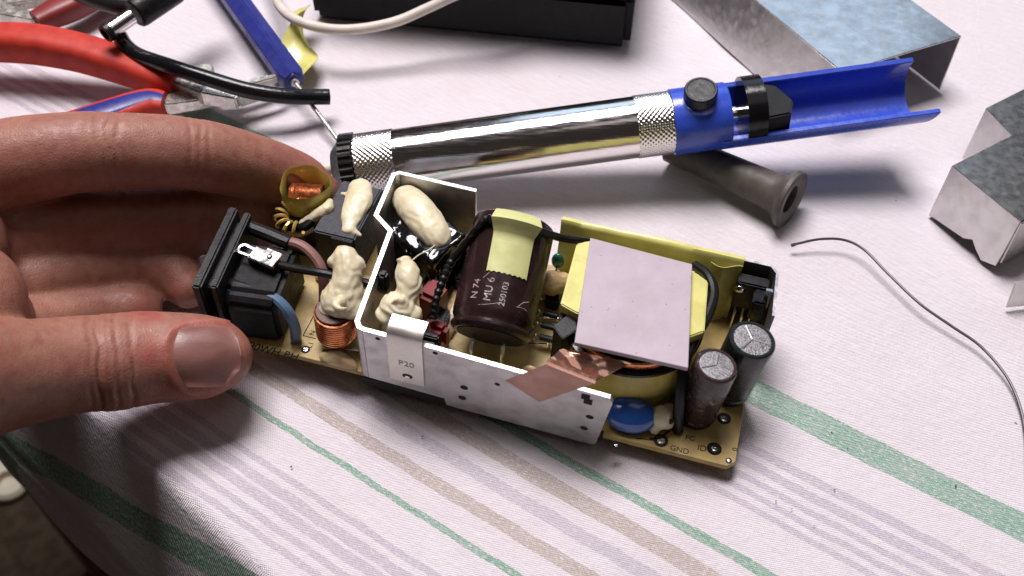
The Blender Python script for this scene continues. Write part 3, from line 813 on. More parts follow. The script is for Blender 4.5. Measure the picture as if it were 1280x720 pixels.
# small parts filling the board between the large ones
def disc(q, r, m_, top=.5):
    q = V(q)
    d = MB().ell((q.x, q.y, top), (r, r * .45, r)).build('disc_capacitor', m_, psu)
    for k in (-1, 1): MB().tube([(q.x + k * r * .5, q.y, top - r * .6), (q.x + k * r * .55, q.y, 0)], .03, n=6).build('lead', 'lead', d)
disc((4.75, 3.9, 0), .3, 'redcap', .8); disc((5.15, .55, 0), .26, 'bluecap', .42); disc((7.35, 1.0, 0), .22, 'glue_clear', .35)
for q, sz, m_ in (((3.9, 1.9, .2), (.5, .35, .4), 'black'), ((7.3, 3.55, .35), (.35, .5, .7), 'black'), ((4.3, 2.7, .3), (.3, .4, .6), 'redcap'), ((7.25, .45, .15), (.45, .3, .3), 'black'), ((2.35, 1.9, .25), (.35, .5, .5), 'black'), ((1.9, 2.3, .2), (.3, .3, .4), 'redcap')):
    MB().box(q, sz).build('small_component', m_, psu, bevel=.04)
for a, b in (((4.2, .5), (4.9, .8)), ((7.1, 2.0), (7.55, 2.1)), ((7.1, 2.9), (7.6, 3.0)), ((7.05, .9), (7.5, .7)), ((2.2, .35), (3.0, .5)), ((1.75, 1.2), (1.85, 1.9))):
    P = spline([(*a, -.02), (*a, .1), (*b, .12), (*b, -.02)], 5)
    MB().tube(P, .03, n=6).build('jumper_wire', 'lead', psu)
blob('glue_lump', 'glue_clear', psu, chain([(3.75, .5, .1), (4.4, .45, .12), (5.2, .42, .08)], [.2, .26, .16], 6, .7), .04, 4, .03)
blob('glue_lump', 'glue_clear', psu, chain([(4.9, 3.3, .15), (4.95, 2.4, .12), (4.9, 1.4, .08)], [.22, .26, .2], 6, .7), .04, 4, .03)
blob('glue_lump', 'glue_clear', psu, chain([(1.2, 2.55, .1), (1.9, 2.6, .1), (2.45, 2.75, .08)], [.2, .24, .16], 6, .7), .04, 4, .03)

# transformer
TX, TY = 9.45, 2.30
tr = MB().lathe((TX, TY, 0.12), (0, 0, 1), [(0, 1.60), (.05, 1.66), (.8, 1.68), (1.45, 1.66), (1.5, 1.62)], 56).build('transformer', 'yellow_film', psu)
MB().lathe((TX, TY, 1.63), (0, 0, 1), [(0, 1.72), (.08, 1.72), (.1, 1.5), (.3, 1.45)], 56).build('bobbin_flange', 'black_gloss', tr)
MB().lathe((TX, TY, -.0), (0, 0, 1), [(0, 1.5), (.11, 1.5)], 40).build('bobbin_base', 'black', tr)
helix((TX, TY, 1.84), (0, 0, 1), 1.54, .16, 3, .05, n=6, step=50).build('copper_winding', 'copper', tr)
core = MB().prism([(7.78, 1.75), (8.2, 1.6), (10.8, 1.66), (11.14, 1.95), (11.0, 3.5), (10.7, 3.68), (8.0, 3.95), (7.70, 3.8)], (0, 0, 1.95), (1, 0, 0), (0, 1, 0), .29).build('core_wrap', 'yellow', tr, bevel=.03)
MB().span((7.9, 3.3, .1), (10.8, 4.25, 1.7)).build('core_back', 'yellow', tr, bevel=.05)
MB().span((7.75, 1.9, .1), (7.95, 3.6, 1.96)).build('core_leg', 'yellow', tr, bevel=.03)
MB().span((10.88, 2.0, .1), (11.05, 3.4, 1.96)).build('core_leg', 'yellow', tr, bevel=.03)
MB().prism([(7.75, 1.25), (8.05, .95), (8.3, 1.3), (8.1, 1.9)], (0, 0, .5), (1, 0, 0), (0, 1, 0), 1.5).build('bobbin_corner', 'black', tr, bevel=.02)
q4 = [V(p) for p in ((8.00, 3.87, 2.42), (10.54, 3.76, 2.42), (10.93, 0.67, 2.42), (8.37, 0.61, 2.42))]
mb = MB().add([p + V((0, 0, -.13)) for p in q4] + q4, [(0, 1, 2, 3), (7, 6, 5, 4), (0, 4, 5, 1), (1, 5, 6, 2), (2, 6, 7, 3), (3, 7, 4, 0)])
pad_o = mb.build('thermal_pad', 'pad', tr, bevel=.012, seg=1)
mb = MB()
for i in range(16):
    a, b = rnd.random(), rnd.random()
    p = q4[3].lerp(q4[2], a).lerp(q4[0].lerp(q4[1], a), b)
    mb.ell(p, (.022 + .015 * rnd.random(), .018, .006), n=8, mm=4)
mb.build('pad_specks', 'stamp', pad_o)
# copper foil: crumpled strip from transformer over the plate edge and a flat diamond on the plate
top0, top1 = V((7.84, 0.38, 1.78)), V((9.01, 0.21, 1.68))
bk0, bk1 = V((8.12, 0.71, 1.95)), V((9.72, 0.72, 2.00))
g = []
for i in range(22):
    f = i / 21; row = []
    for j in range(22):
        h = j / 21
        p = top0.lerp(top1, h).lerp(bk0.lerp(bk1, h), f)
        cr = .12 * abs((((f * .9 + h * 1.3 + .12 * noise.noise(p * 1.2)) * 1.5) % 1.0) - .5) + .035 * noise.noise(p * 1.5) + .03 * abs(((h * 2.3 - f) % 1.0) - .5)
        p = p + V((0, 0, (cr * min(1, f * 5) - .02 * (f > .9)) + .01))
        row.append(p)
    g.append(row)
foil = MB().sheet(g, .012).build('copper_foil', 'foil', psu, angle=28)
d0, d1, d2, d3 = [V(p) for p in ((7.01, -0.11, 1.34), (7.84, -0.11, 0.82), (9.04, -0.11, 2.11), (7.93, -0.11, 2.37))]
MB().add([d0, d1, d2, d3], [(0, 1, 2, 3)]).add([p + V((0, .004, 0)) for p in (d0, d1, d2, d3)], [(3, 2, 1, 0)]).build('foil_diamond', 'foil_flat', foil, weld=False)
MB().sheet([[d3.lerp(d2, h) + V((0, y, z)) for y, z in ((-.005, -.02), (.0, .02), (.055, .035), (.12, .03))] for h in [i / 12 for i in range(13)]], .012).build('foil_fold', 'foil', foil)

# back heatsink wrapped in yellow tape
mb = MB(); wall(mb, [(7.1, 4.70), (12.45, 4.70), (12.62, 4.5), (12.66, 3.1)], -.02, 2.0, .07)
hs = mb.build('rear_heatsink', ['alu_dark', 'alu'], psu, weld=False, angle=25)
g = []
for i in range(40):
    u = 7.12 + 4.66 * i / 39; row = []
    for v_, w in ((4.80, .3), (4.80, 1.2), (4.79, 1.98), (4.74, 2.05), (4.64, 2.05), (4.58, 1.98), (4.55, 1.6), (4.50, 1.2), (4.44, .8), (4.40, .3)):
        k = .035 * noise.noise(V((u * 1.5, w * 1.5, 0)))
        row.append((u, v_ + k, w + .03 * noise.noise(V((u * .9, 4, 1))) + .02 * math.sin(u * 1.4)))
    g.append(row)
MB().sheet(g, .015).build('yellow_tape', 'yellow', hs, angle=50)
g = [[(11.0 + .78 * i / 8, 4.42 - .1 * math.sin(i * .6) - .12 * j / 8, 1.95 - 1.9 * j / 8) for j in range(9)] for i in range(9)]
MB().sheet(g, .015).build('tape_flap', 'yellow', hs, angle=50)
# power transistor clamped to the heatsink end
q = V((12.19, 4.15, 1.30))
trn = MB().box((12.12, 4.35, 1.25), (.75, .35, .95)).build('power_transistor', 'black', psu, bevel=.04)
MB().box((12.50, 3.95, 1.62), (.16, .10, .62)).build('metal_tab', 'lead', trn, bevel=.01)
MB().ell((11.83, 4.1, 1.55), (.14, .05, .12)).build('screw', 'lead', trn)
MB().box((12.35, 3.95, 1.3), (.35, .5, .7)).build('clamp_block', 'black_gloss', trn, bevel=.05)
for k in (-1, 0, 1): MB().tube([(12.1 + k * .2, 4.3, .8), (12.1 + k * .2, 4.1, .3), (12.1 + k * .2, 4.1, 0)], .035, n=6).build('lead', 'lead', trn)

# output electrolytic capacitors
for c_, t_, r, sm, ya in (((11.42, 1.24, 0.00), (11.56, 1.27, 2.00), .50, 'cap_sleeve_worn', 150), ((12.07, 2.18, 0.00), (12.25, 2.17, 2.10), .56, 'cap_sleeve_black', 60)):
    c_, t_ = V(c_), V(t_); a = (t_ - c_).normalized(); h = (t_ - c_).length
    ec = MB().lathe(c_, a, [(0, r * .92), (.06, r), (.14, r), (.2, r * .95), (.27, r), (h - .1, r), (h - .03, r * .97), (h, r * .9), (h, r * .80), (h - .02, r * .78)], 44).build('electrolytic_capacitor', sm, psu)
    MB().lathe(c_ + a * (h - .05), a, [(0, r * .79), (.03, r * .79), (.035, r * .72), (.036, 0)], 40).build('vented_top', 'cap_top', ec)
    u_ = a.cross(V((0, 1, 0))).normalized(); w_ = a.cross(u_)
    mb = MB()
    for k in range(3):
        an = math.radians(ya + k * 120)
        e = (u_ * math.cos(an) + w_ * math.sin(an)) * r * .72
        o_ = c_ + a * (h - .012)
        mb.tube([o_, o_ + e], .022, n=6)
    mb.build('vent_score', 'cap_groove', ec)
wire('output_wire', 'blackwire', [(10.62, 4.22, 1.90), (10.98, 3.84, 2.05), (11.19, 3.34, 2.05), (11.17, 2.71, 2.00), (10.99, 2.03, 1.90), (10.88, 1.44, 1.75), (10.90, 1.02, 1.30), (11.01, 0.73, 0.60), (11.12, 0.60, 0.05)], .13)

# blue disc capacitor and the glue that holds it
bc = V((9.94, 0.44, 0.42))
face = (V((0.1, -.75, .62))).normalized()
fx_ = V((1, 0, 0)); fx_ = (fx_ - face * fx_.dot(face)).normalized(); fz_ = face.cross(fx_)
BRt = Matrix((fx_, fz_, face)).transposed()
MB().ell(bc, (.62, .44, .24), BRt, 28, 16).build('blue_capacitor', 'bluecap', psu)
blob('glue_lump', 'glue', psu, [((10.65, 0.62, 0.36), (.26, .3, .34)), ((10.80, 0.83, 0.40), .2), ((10.80, 0.57, 0.30), .18), ((10.56, 0.43, 0.15), .15)], .035, 4, .03, 4)
MB().ell((10.88, 0.52, 0.45), (.07, .06, .08)).build('glue_pit', 'hole', psu)
MB().tube(spline([(10.50, 0.20, 0.02), (10.75, 0.30, 0.06), (10.94, 0.51, 0.10)], 5), .02, n=6).build('lead', 'ink', psu)

# ------------------------------------------------------------------ hand
hand = thing('person', "left hand reaching in from the left, thumb in front and fingers behind the circuit board", 'person', (-13, 15, 0))
def tubeb(mb, pts, rad, n=6):
    for c, r in chain(pts, rad, n): mb.ell(c, r, None, 18, 12)
mb = MB()
IDX = [(-13.80, 16.17, 4.20), (-12.79, 17.40, 4.30), (-11.07, 17.90, 4.40), (-9.52, 18.36, 4.10), (-8.08, 18.90, 3.50), (-6.95, 19.44, 2.60), (-6.03, 19.86, 1.75), (-5.43, 19.88, 1.30)]
tubeb(mb, IDX, [1.15, 1.12, 1.03, .97, .94, .89, .80, .56])
MID = [(-14.09, 15.75, 3.20), (-12.85, 16.72, 2.60), (-11.37, 17.44, 2.30), (-9.99, 18.04, 1.90), (-8.57, 18.48, 1.55), (-7.53, 18.87, 1.20), (-6.88, 18.91, 0.90)]
tubeb(mb, MID, [1.1, 1.08, 1.03, 1.0, .97, .88, .6])
RNG = [(-14.00, 14.82, 2.60), (-12.70, 15.59, 2.00), (-11.34, 16.54, 1.60), (-10.10, 17.20, 1.15), (-9.17, 17.23, 0.90), (-8.63, 16.73, 0.75)]
tubeb(mb, RNG, [.95, .92, .86, .82, .76, .56])
PNK = [(-13.80, 13.86, 2.20), (-12.39, 14.37, 1.70), (-11.48, 15.22, 1.20), (-10.57, 15.88, 0.85), (-9.90, 16.04, 0.75), (-9.61, 16.08, 0.70)]
tubeb(mb, PNK, [.98, .93, .84, .74, .64, .48])
THB = [(-11.73, 10.52, 4.60), (-11.23, 11.57, 3.80), (-10.47, 12.37, 3.00), (-9.76, 12.94, 2.50), (-9.21, 13.20, 2.20), (-8.53, 13.53, 1.95), (-7.78, 13.70, 1.75), (-7.25, 13.80, 1.65), (-7.00, 13.84, 1.60)]
tubeb(mb, THB, [1.55, 1.34, 1.16, 1.11, 1.14, 1.10, 1.06, .95, .79])
# palm, web between thumb and index finger, wrist and forearm
for c, r in (((-13.84, 17.33, 3.40), (1.5, 1.6, 1.3)), ((-13.15, 15.86, 2.80), (1.1, 1.3, 1.1)), ((-12.29, 13.36, 3.70), (1.5, 1.9, 1.4)), ((-12.03, 13.97, 2.80), (.95, 1.0, .95)), ((-14.07, 14.99, 3.60), (2.2, 2.6, 1.8)), ((-14.40, 12.88, 3.60), (2.4, 2.6, 1.7)), ((-13.76, 14.96, 2.20), (1.6, 2.2, 1.6))):
    mb.ell(c, r, None, 24, 16)
tubeb(mb, [(-14.5, 13.5, 4.0), (-17, 11.5, 4.3), (-20, 9.0, 4.4), (-24, 6.0, 4.6), (-32, 0, 5.2)], [2.3, 2.4, 2.5, 2.7, 3.3], 8)
me = mb.mesh('hand', 'skin', frame_of(hand).inverted(), weld=False)
me = remesh(me, .075, 14)
hv = V((-13, 15, 0))
def grooves(p):
    d = 0.0; red = 0.0
    return d, red
TA = [V(p) for p in THB]; IA = [V(p) for p in IDX]
tdir = (TA[6] - TA[3]).normalized()
def axis_pos(p, o, d): return (p - o).dot(d)
red_at = me.attributes.new('redness', 'FLOAT', 'POINT')
k0, k1 = V((-8.47, 13.98, 2.70)), V((-7.97, 12.94, 2.95))
cut0 = V((-8.65, 13.97, 2.75))
nrm = [v_.normal.copy() for v_ in me.vertices]
NAX, NAY = .68, .70
nn = V((0.05, -.50, .865)).normalized()
nx = (tdir - nn * tdir.dot(nn)).normalized(); ny = nn.cross(nx)
base = V((-6.98, 13.06, 2.75))
for i, v_ in enumerate(me.vertices):
    p = v_.co / S + hv
    d = .018 * noise.noise(p * .9) + .006 * noise.noise(p * 3.1)
    rd = 0.0; rd0 = 0.0
    s = axis_pos(p, TA[4], tdir)
    rt = (p - (TA[4] + tdir * s)).length
    if rt < 1.5 and -3 < s < 3.5 and p.y < 15.3:
        up_ = (p - (TA[4] + tdir * s)).normalized().dot(V((0, -.6, .8)))
        if up_ > -.2:
            wob = .08 * noise.noise(V((p.y * 2, p.z * 2, 4))) + .12 * (1 - up_)
            for s0, dep, wd in ((-.55, .04, .05), (-.38, .075, .06), (-.2, .035, .04), (-.02, .06, .05), (.12, .03, .04), (.28, .05, .05)):
                d -= dep * math.exp(-((s - s0 - wob) / wd) ** 2) * max(0, min(1, up_ * 1.5 + .3))
            d += .05 * math.exp(-((s + .1) / .35) ** 2) * max(0, up_)
    # nail bed hollow with a raised fold of skin round it
    qn = p - base
    if qn.length < 1.6 and nrm[i].dot(nn) > 0:
        a, b = qn.dot(nx) / NAX, qn.dot(ny) / NAY
        rho = (abs(a) ** 3.2 + abs(b) ** 3.2) ** (1 / 3.2)
        side_w = 1 if a < .6 else .25
        d += side_w * .055 * math.exp(-((rho - 1.20) / .12) ** 2)
        d -= .03 * max(0, min(1, (1.06 - rho) * 8))
        rd0 = .35 * math.exp(-((rho - 1.1) / .15) ** 2) * side_w
    for c_, r_, a_ in ((k0, .55, 1.0), (k1, .6, .7), (cut0, .3, 1.6), (V((-7.53, 12.37, 1.90)), .5, .4), (V((-5.63, 20.36, 1.90)), .9, .35), (V((-9.43, 15.69, 1.20)), .5, .3), (V((-8.46, 16.29, 1.20)), .6, .3)):
        dd = (p - c_).length
        if dd < r_ * 1.8:
            rd = max(rd, a_ * max(0, 1 - dd / r_) ** .6 * (.55 + .9 * max(0, noise.noise(p * 4 + c_))) if dd < r_ else 0)
    # creases across the index finger joints
    for jo, jd, dep in ((IA[3].lerp(IA[4], .85), (IA[5] - IA[3]).normalized(), .03), (IA[3].lerp(IA[2], .2), (IA[3] - IA[1]).normalized(), .035)):
        sj = axis_pos(p, jo, jd)
        if abs(sj) < .6 and (p - jo).length < 1.3:
            for o_ in (-.25, 0, .2):
                d -= dep * math.exp(-((sj - o_ - .12 * noise.noise(p * 2)) / .05) ** 2)
    v_.co = (p - hv + nrm[i] * d) * S
    red_at.data[i].value = min(.85, max(rd, rd0))
me.materials.clear(); me.materials.append(M['skin'])
me.shade_smooth()
body = put('hand', me, hand)
# thumb nail laid on the skin
me.update()
bvh = BVHTree.FromPolygons([v_.co / S + hv for v_ in me.vertices], [tuple(p.vertices) for p in me.polygons])
def nail_pt(a, b, lift):
    h = bvh.ray_cast(base + nx * a + ny * b + nn * 3, -nn)
    z = h[0]
    if z is None or (z - base).dot(nn) < -1.3:
        z = bvh.find_nearest(base + nx * a + ny * b)[0]
    return z + nn * lift
g = []
for i in range(21):
    row = []
    for j in range(21):
        a, b = -1 + 2 * i / 20, -1 + 2 * j / 20
        # square mapped to a rounded nail outline
        x = a * math.sqrt(max(0, 1 - .40 * b * b)) * NAX
        y = b * math.sqrt(max(0, 1 - .16 * a * a - .22 * max(0, a) ** 3)) * NAY
        row.append(nail_pt(x, y, .05 - .045 * abs(b) ** 6 - .045 * max(0, -a) ** 8 + .02 * max(0, a)))
    g.append(row)
for it in range(18):      # even the nail surface out
    h_ = [[p.copy() for p in row] for row in g]
    for i in range(21):
        for j in range(21):
            nb = [h_[a][b] for a, b in ((i - 1, j), (i + 1, j), (i, j - 1), (i, j + 1)) if 0 <= a < 21 and 0 <= b < 21]
            m_ = sum((q.dot(nn) for q in nb)) / len(nb)
            g[i][j] = h_[i][j] + nn * (m_ - h_[i][j].dot(nn)) * .6
nail = MB().sheet(g, .05).build('thumb_nail', 'nail', hand, True, angle=60)
g = [[row_p + nn * .008 + nx * .014 * k for k in (-1, 1, 2)] for row_p in g[20][9:18]]
MB().sheet(g, .035).build('nail_tip', 'nail_edge', nail, True, angle=60)

# ------------------------------------------------------------------ desoldering pump
pl, prr = V((-4.54, 21.36, 0.98)), V((4.65, 22.06, 2.00))
pa = (prr - pl).normalized(); plen = (prr - pl).length
pump = thing('desoldering_pump', 'chromed desoldering pump with blue handle and black knurled nose lying across the cloth', 'desoldering pump', (pl.x, pl.y, 0))
pz = (V((0, 0, 1)) - pa * pa.z).normalized(); py = pa.cross(pz) * -1   # py points toward the viewer side
if py.y > 0: py = -py
RB = .90
pr = [(1.15, RB)] + [(1.15 + .2 * i, RB) for i in range(1, int((plen - 2.2) / .2))] + [(plen - 1.05, RB)]
MB().lathe(pl, pa, pr, 72).build('barrel', 'chrome', pump, True)
def knurl(t0, t1):
    n = int((t1 - t0) / .019)
    def dsp(t, an, i, k): return .020 * (abs(math.sin(an * 19 + t * 21)) + abs(math.sin(an * 19 - t * 21))) - .02
    return MB().lathe(pl, pa, [(t0, RB * .98)] + [(t0 + (t1 - t0) * (i + .5) / n, RB) for i in range(n)] + [(t1, RB * .98)], 240, dsp)
knurl(0, 1.16).build('knurled_band', 'knurl', pump, True, angle=80)
knurl(plen - 1.06, plen).build('knurled_band', 'knurl', pump, True, angle=80)
def rib(t, an, i, k): return .05 * (1 if (k // 2) % 2 else -.2) if 0 < i < 3 else 0
nose = MB().lathe(pl, -pa, [(0, .86), (.03, .92), (.42, .92), (.47, .80), (.72, .52), (.74, .2), (.745, 0)], 112, rib).build('nose_cap', 'black', pump, True)
MB().lathe(pl - pa * .7, -pa, [(0, .2), (.5, .16), (.51, .06), (.4, .06)], 16).build('nozzle', 'cable_white', nose, True)
# blue collar and trough
CL = 1.62
MB().lathe(pl + pa * plen, pa, [(-.04, .88), (0, .955), (.05, .96), (CL - .05, .955), (CL, .93), (CL, .8), (CL - .6, .8)], 64).build('collar', 'blue', pump, True)
bdir = (pz * .93 + py * .18 + pa * -.0).normalized()
bo = pl + pa * (plen + .78) + bdir * .86
MB().lathe(bo, bdir, [(0, .47), (.40, .47), (.43, .44), (.43, .40), (.41, .38), (.41, .0)], 40).build('release_button', 'black', pump, True)
MB().lathe(bo - bdir * .04, bdir, [(0, .56), (.08, .53), (.1, .50)], 36).build('button_rim', 'blue', pump, True)
TL = 5.6
g = []
for i in range(50):
    t = plen + CL - .3 + (TL + .3) * i / 49
    row = []
    for j in range(33):
        f = j / 32
        an = math.radians(-16 + 204 * f)     # 0 = viewer side rim, 90 = straight down
        r = .90
        tt = t
        if i == 49: tt = t + .32 * max(0, 1 - f * 3.2) - .1 * math.sin(math.pi * f)
        ca, sa_ = math.cos(an), math.sin(an)
        # opening leans toward the viewer
        o_ = py.lerp(-py, 0) * 1
        yv = (py * math.cos(math.radians(24)) - pz * math.sin(math.radians(24)))
        zv = (pz * math.cos(math.radians(24)) + py * math.sin(math.radians(24)))
        row.append(pl + pa * tt + yv * ca * r - zv * sa_ * r)
    g.append(row)
MB().sheet(g, .16).build('trough', 'blue', pump, True, bevel=.03, angle=40)
t0 = plen + CL
MB().tube([pl + pa * (t0 - .5), pl + pa * (t0 + 1.1)], .24, n=20).build('plunger_rod', 'chrome', pump, True)
pk = MB().lathe(pl + pa * (t0 + .42) + pz * .08, pa, [(0, .86), (0, .98), (.55, .98), (.58, .92), (.58, .80), (.5, .78), (.05, .78), (0, .86)], 44).build('plunger_ring', 'black_gloss', pump, True)
MB().lathe(pl + pa * (t0 + .58), pa, [(0, .64), (.0, .66), (.3, .66), (.3, 0)], 36).build('plunger_face', 'black', pump, True)
MB().prism([(0, -.85), (1.05, -.75), (1.25, -.2), (.95, .55), (.45, .80), (0, .80)], pl + pa * (t0 + .6) - pz * .35, pa, -py, .75).build('thumb_rest', 'case', pump, True, bevel=.05)

# ------------------------------------------------------------------ grey strain relief
tb0, tb1 = V((4.88, 22.69, 0.55)), V((8.06, 20.05, 0.80))
ta = (tb1 - tb0).normalized(); tl = (tb1 - tb0).length
relief = thing('strain_relief', 'grey rubber cable boot with flared open end, under the pump collar', 'cable boot', (tb1.x, tb1.y, 0))
MB().lathe(tb0, ta, [(0, .40), (.02, .48), (tl * .6, .53), (tl - .62, .56), (tl - .35, .62), (tl - .18, .80), (tl - .12, .86), (tl, .86), (tl + .03, .83), (tl + .03, .60), (tl - .05, .42), (tl - .7, .36), (tl - .7, 0)], 48).build('boot', 'rubber', relief, True)
MB().lathe(tb0 + ta * (tl - .72), ta, [(0, .33), (.04, .33), (.05, 0)], 24).build('inner_bore', 'hole', relief, True)
MB().box(tb0 + ta * 1.75 + V((0, 0, .53)), (.35, .06, .03), ta.to_track_quat('X', 'Z').to_matrix()).build('slot', 'hole', relief, True)

# ------------------------------------------------------------------ tin covers
def plate(mb, pts, th):
    """a flat polygon plate, thickness downward along its own normal"""
    P = [V(p) for p in pts]
    n_ = (P[1] - P[0]).cross(P[2] - P[0]).normalized() * th
    n = len(P)
    mb.add(P + [p - n_ for p in P], [tuple(range(n)), tuple(range(n, 2 * n))[::-1]] + [(i, n + i, n + (i + 1) % n, (i + 1) % n) for i in range(n)])
c1a, c1b = V((10.20, 24.49, 2.00)), V((14.47, 26.40, 2.00))
cd = (V((8.20, 28.47, 2.00)) - c1a).normalized()
ln = 10.5
cov = thing('shield_cover', 'long folded tinplate cover with blue-grey mottled top, behind the blue pump handle', 'metal cover', (c1a.x, c1a.y, 0))
mb = MB(); plate(mb, [c1a, c1b, c1b + cd * ln, c1a + cd * ln], .06)
mb.build('cover_top', 'tin', cov, True, bevel=.015, seg=1)
l0 = V((9.46, 24.69, 0.02)); rr0 = V((14.39, 26.17, 0.05))
mb = MB(); plate(mb, [c1a + V((0, 0, -.02)), c1a + cd * ln + V((0, 0, -.02)), l0 + cd * ln, l0], .06)
lf = mb.build('side_flange', 'tin_plain', cov, True, bevel=.015, seg=1)
hq = l0.lerp(c1a, .42) + cd * 1.35
mb = MB(); plate(mb, [c1b + cd * ln + V((0, 0, -.02)), c1b + V((0, 0, -.02)), rr0, rr0 + cd * ln], .06)
mb.build('side_flange', 'tin_plain', cov, True, bevel=.015, seg=1)
fn_ = (c1a - l0).cross(cd).normalized()
if fn_.x > 0: fn_ = -fn_
MB().lathe(hq, fn_, [(0, .09), (.008, .09), (.01, 0)], 16).build('punched_hole', 'hole', lf, True)

k0_, k1_, k2_ = V((12.36, 20.29, 1.90)), V((13.52, 18.07, 1.90)), V((14.50, 21.60, 1.90))
k3_, k4_ = V((14.14, 22.85, 1.90)), V((15.92, 23.98, 1.90))
e1 = (k1_ - k0_).normalized(); e2 = (k2_ - k0_).normalized()
cov2 = thing('shield_cover', 'stepped tinplate cover with notched front flange at the right edge of the picture', 'metal cover', (k0_.x, k0_.y, 0))
mb = MB(); plate(mb, [k0_, k1_, k1_ + e2 * 8, k4_ + e2 * 6, k4_, k3_, k2_], .06)
mb.build('cover_top', 'tin_worn', cov2, True, bevel=.012, seg=1)
dn = V((-.05, -.06, -1.0))
wlen = (k1_ - k0_).length
mb = MB()
fo = k0_ + V((0, 0, -.03)); fl_ = [(0, 0), (wlen, 0), (wlen, 1.62), (wlen * .82, 1.80), (wlen * .70, 1.62), (wlen * .62, 1.45), (wlen * .52, 1.62), (0, 1.80)]
plate(mb, [fo + e1 * a + dn * b for a, b in fl_][::-1], .06)
mb.build('front_flange', 'tin_plain', cov2, True, bevel=.012, seg=1)
mb = MB(); plate(mb, [k1_ + V((0, 0, -.03)), k1_ + e2 * 8 + V((0, 0, -.03)), k1_ + e2 * 8 + dn * 1.55, k1_ + dn * 1.55 + e2 * .1], .06)
mb.build('side_flange', 'tin_worn', cov2, True, bevel=.012, seg=1)
mb = MB(); plate(mb, [k2_ + V((0, 0, -.03)), k3_ + V((0, 0, -.03)), k3_ + dn * 1.85, k2_ + dn * 1.85], .06)
mb.build('step_flange', 'tin_plain', cov2, True, bevel=.012, seg=1)
mb = MB(); plate(mb, [k0_ + V((0, 0, -.03)), k2_ + V((0, 0, -.03)), k2_ + dn * 1.85, k0_ + dn * 1.85], .06)
mb.build('side_flange', 'tin_plain', cov2, True, bevel=.012, seg=1)
f0 = V((13.32, 16.83, 0.90))
mb = MB(); plate(mb, [f0, f0 + V((2.2, .3, .1)), f0 + V((2.2, .1, -.8)), f0 + V((.0, -.2, -.8))], .06)
t2 = mb.build('tin_offcut', 'tin_plain', None, origin=(f0.x, f0.y, 0), bevel=.012, seg=1)
tag(t2, 'small pale sheet metal tab standing below the stepped cover', 'metal tab')

# ------------------------------------------------------------------ thin bent wire
wp = [(7.91, 18.76, 0.25), (8.15, 18.79, 0.32), (8.72, 18.87, 0.40), (9.38, 18.82, 0.42), (9.87, 18.46, 0.40), (10.33, 17.61, 0.35), (10.94, 16.56, 0.30), (11.59, 15.83, 0.25), (12.14, 15.21, 0.22), (12.50, 14.37, 0.18), (12.60, 13.58, 0.12), (12.49, 12.69, 0.06), (12.09, 11.37, 0.05)]
P = spline(wp, 10)
wr = MB().tube(P, [.05 if i < 6 else .036 for i in range(len(P))], n=8).build('wire_offcut', mat('bare_wire', (.045, .04, .04), .35, .4), None, origin=(wp[0][0], wp[0][1], 0))
tag(wr, 'thin dark bent wire curling over the white cloth at the right', 'wire')

# ------------------------------------------------------------------ black case and cream cable
q0, q1 = V((-7.21, 30.18, 0.00)), V((4.10, 28.32, 0.00))
ce = (q1 - q0).normalized(); cn = V((-ce.y, ce.x, 0))
CR_ = Matrix((ce, cn, V((0, 0, 1)))).transposed(); cl_ = (q1 - q0).length
case = thing('black_case', 'black plastic case standing at the back behind the pump', 'case', (q0 + q1) / 2)
MB().box((q0 + q1) / 2 + cn * 4 + V((0, 0, 1.06)), (cl_, 8, 2.05), CR_).build('case_base', 'case', case, True, bevel=.28, seg=4)
MB().box((q0 + q1) / 2 + cn * 4 + V((0, 0, 2.85)), (cl_ + .06, 8.06, 1.45), CR_).build('case_lid', 'case', case, True, bevel=.22, seg=4)
MB().box((q0 + q1) / 2 + cn * 4.02 + V((0, 0, 2.1)), (cl_ - .5, 7.7, .3), CR_).build('case_seam', 'hole', case, True)
cp_ = [(-9.50, 33.30, 1.00), (-8.46, 30.50, 1.20), (-8.02, 29.10, 1.35), (-7.22, 28.01, 1.50), (-6.14, 27.54, 1.50), (-5.07, 27.54, 1.50), (-3.88, 27.81, 1.60), (-2.81, 28.15, 1.90), (-1.73, 28.38, 2.30), (0.00, 28.63, 2.80)]
cw = MB().tube(spline(cp_, 10), .17, n=14).build('cream_cable', 'cable_white', None, origin=(cp_[4][0], cp_[4][1], 0))
tag(cw, 'cream coloured cable looping in front of the black case', 'cable')

# ------------------------------------------------------------------ blue screwdriver
s0, s1, s2 = V((-11.31, 32.71, 0.85)), V((-7.11, 25.67, 0.75)), V((-5.25, 22.88, 0.35))
sd = thing('screwdriver', 'screwdriver with dark blue hexagonal handle and thin steel shaft', 'screwdriver', (s1.x, s1.y, 0))
a = (s1 - s0).normalized(); L1 = (s1 - s0).length
MB().tube([s0, s0 + a * .3, s1 - a * .25, s1], [.40, .47, .47, .34], n=6).build('handle', 'blue_dark', sd, True, bevel=.05)
MB().tube([s1 - a * .1, s2], .075, n=12).build('shaft', 'steel', sd, True)
MB().tube([s1 - a * .02, s1 + a * .1], .14, n=12).build('ferrule', 'steel', sd, True)

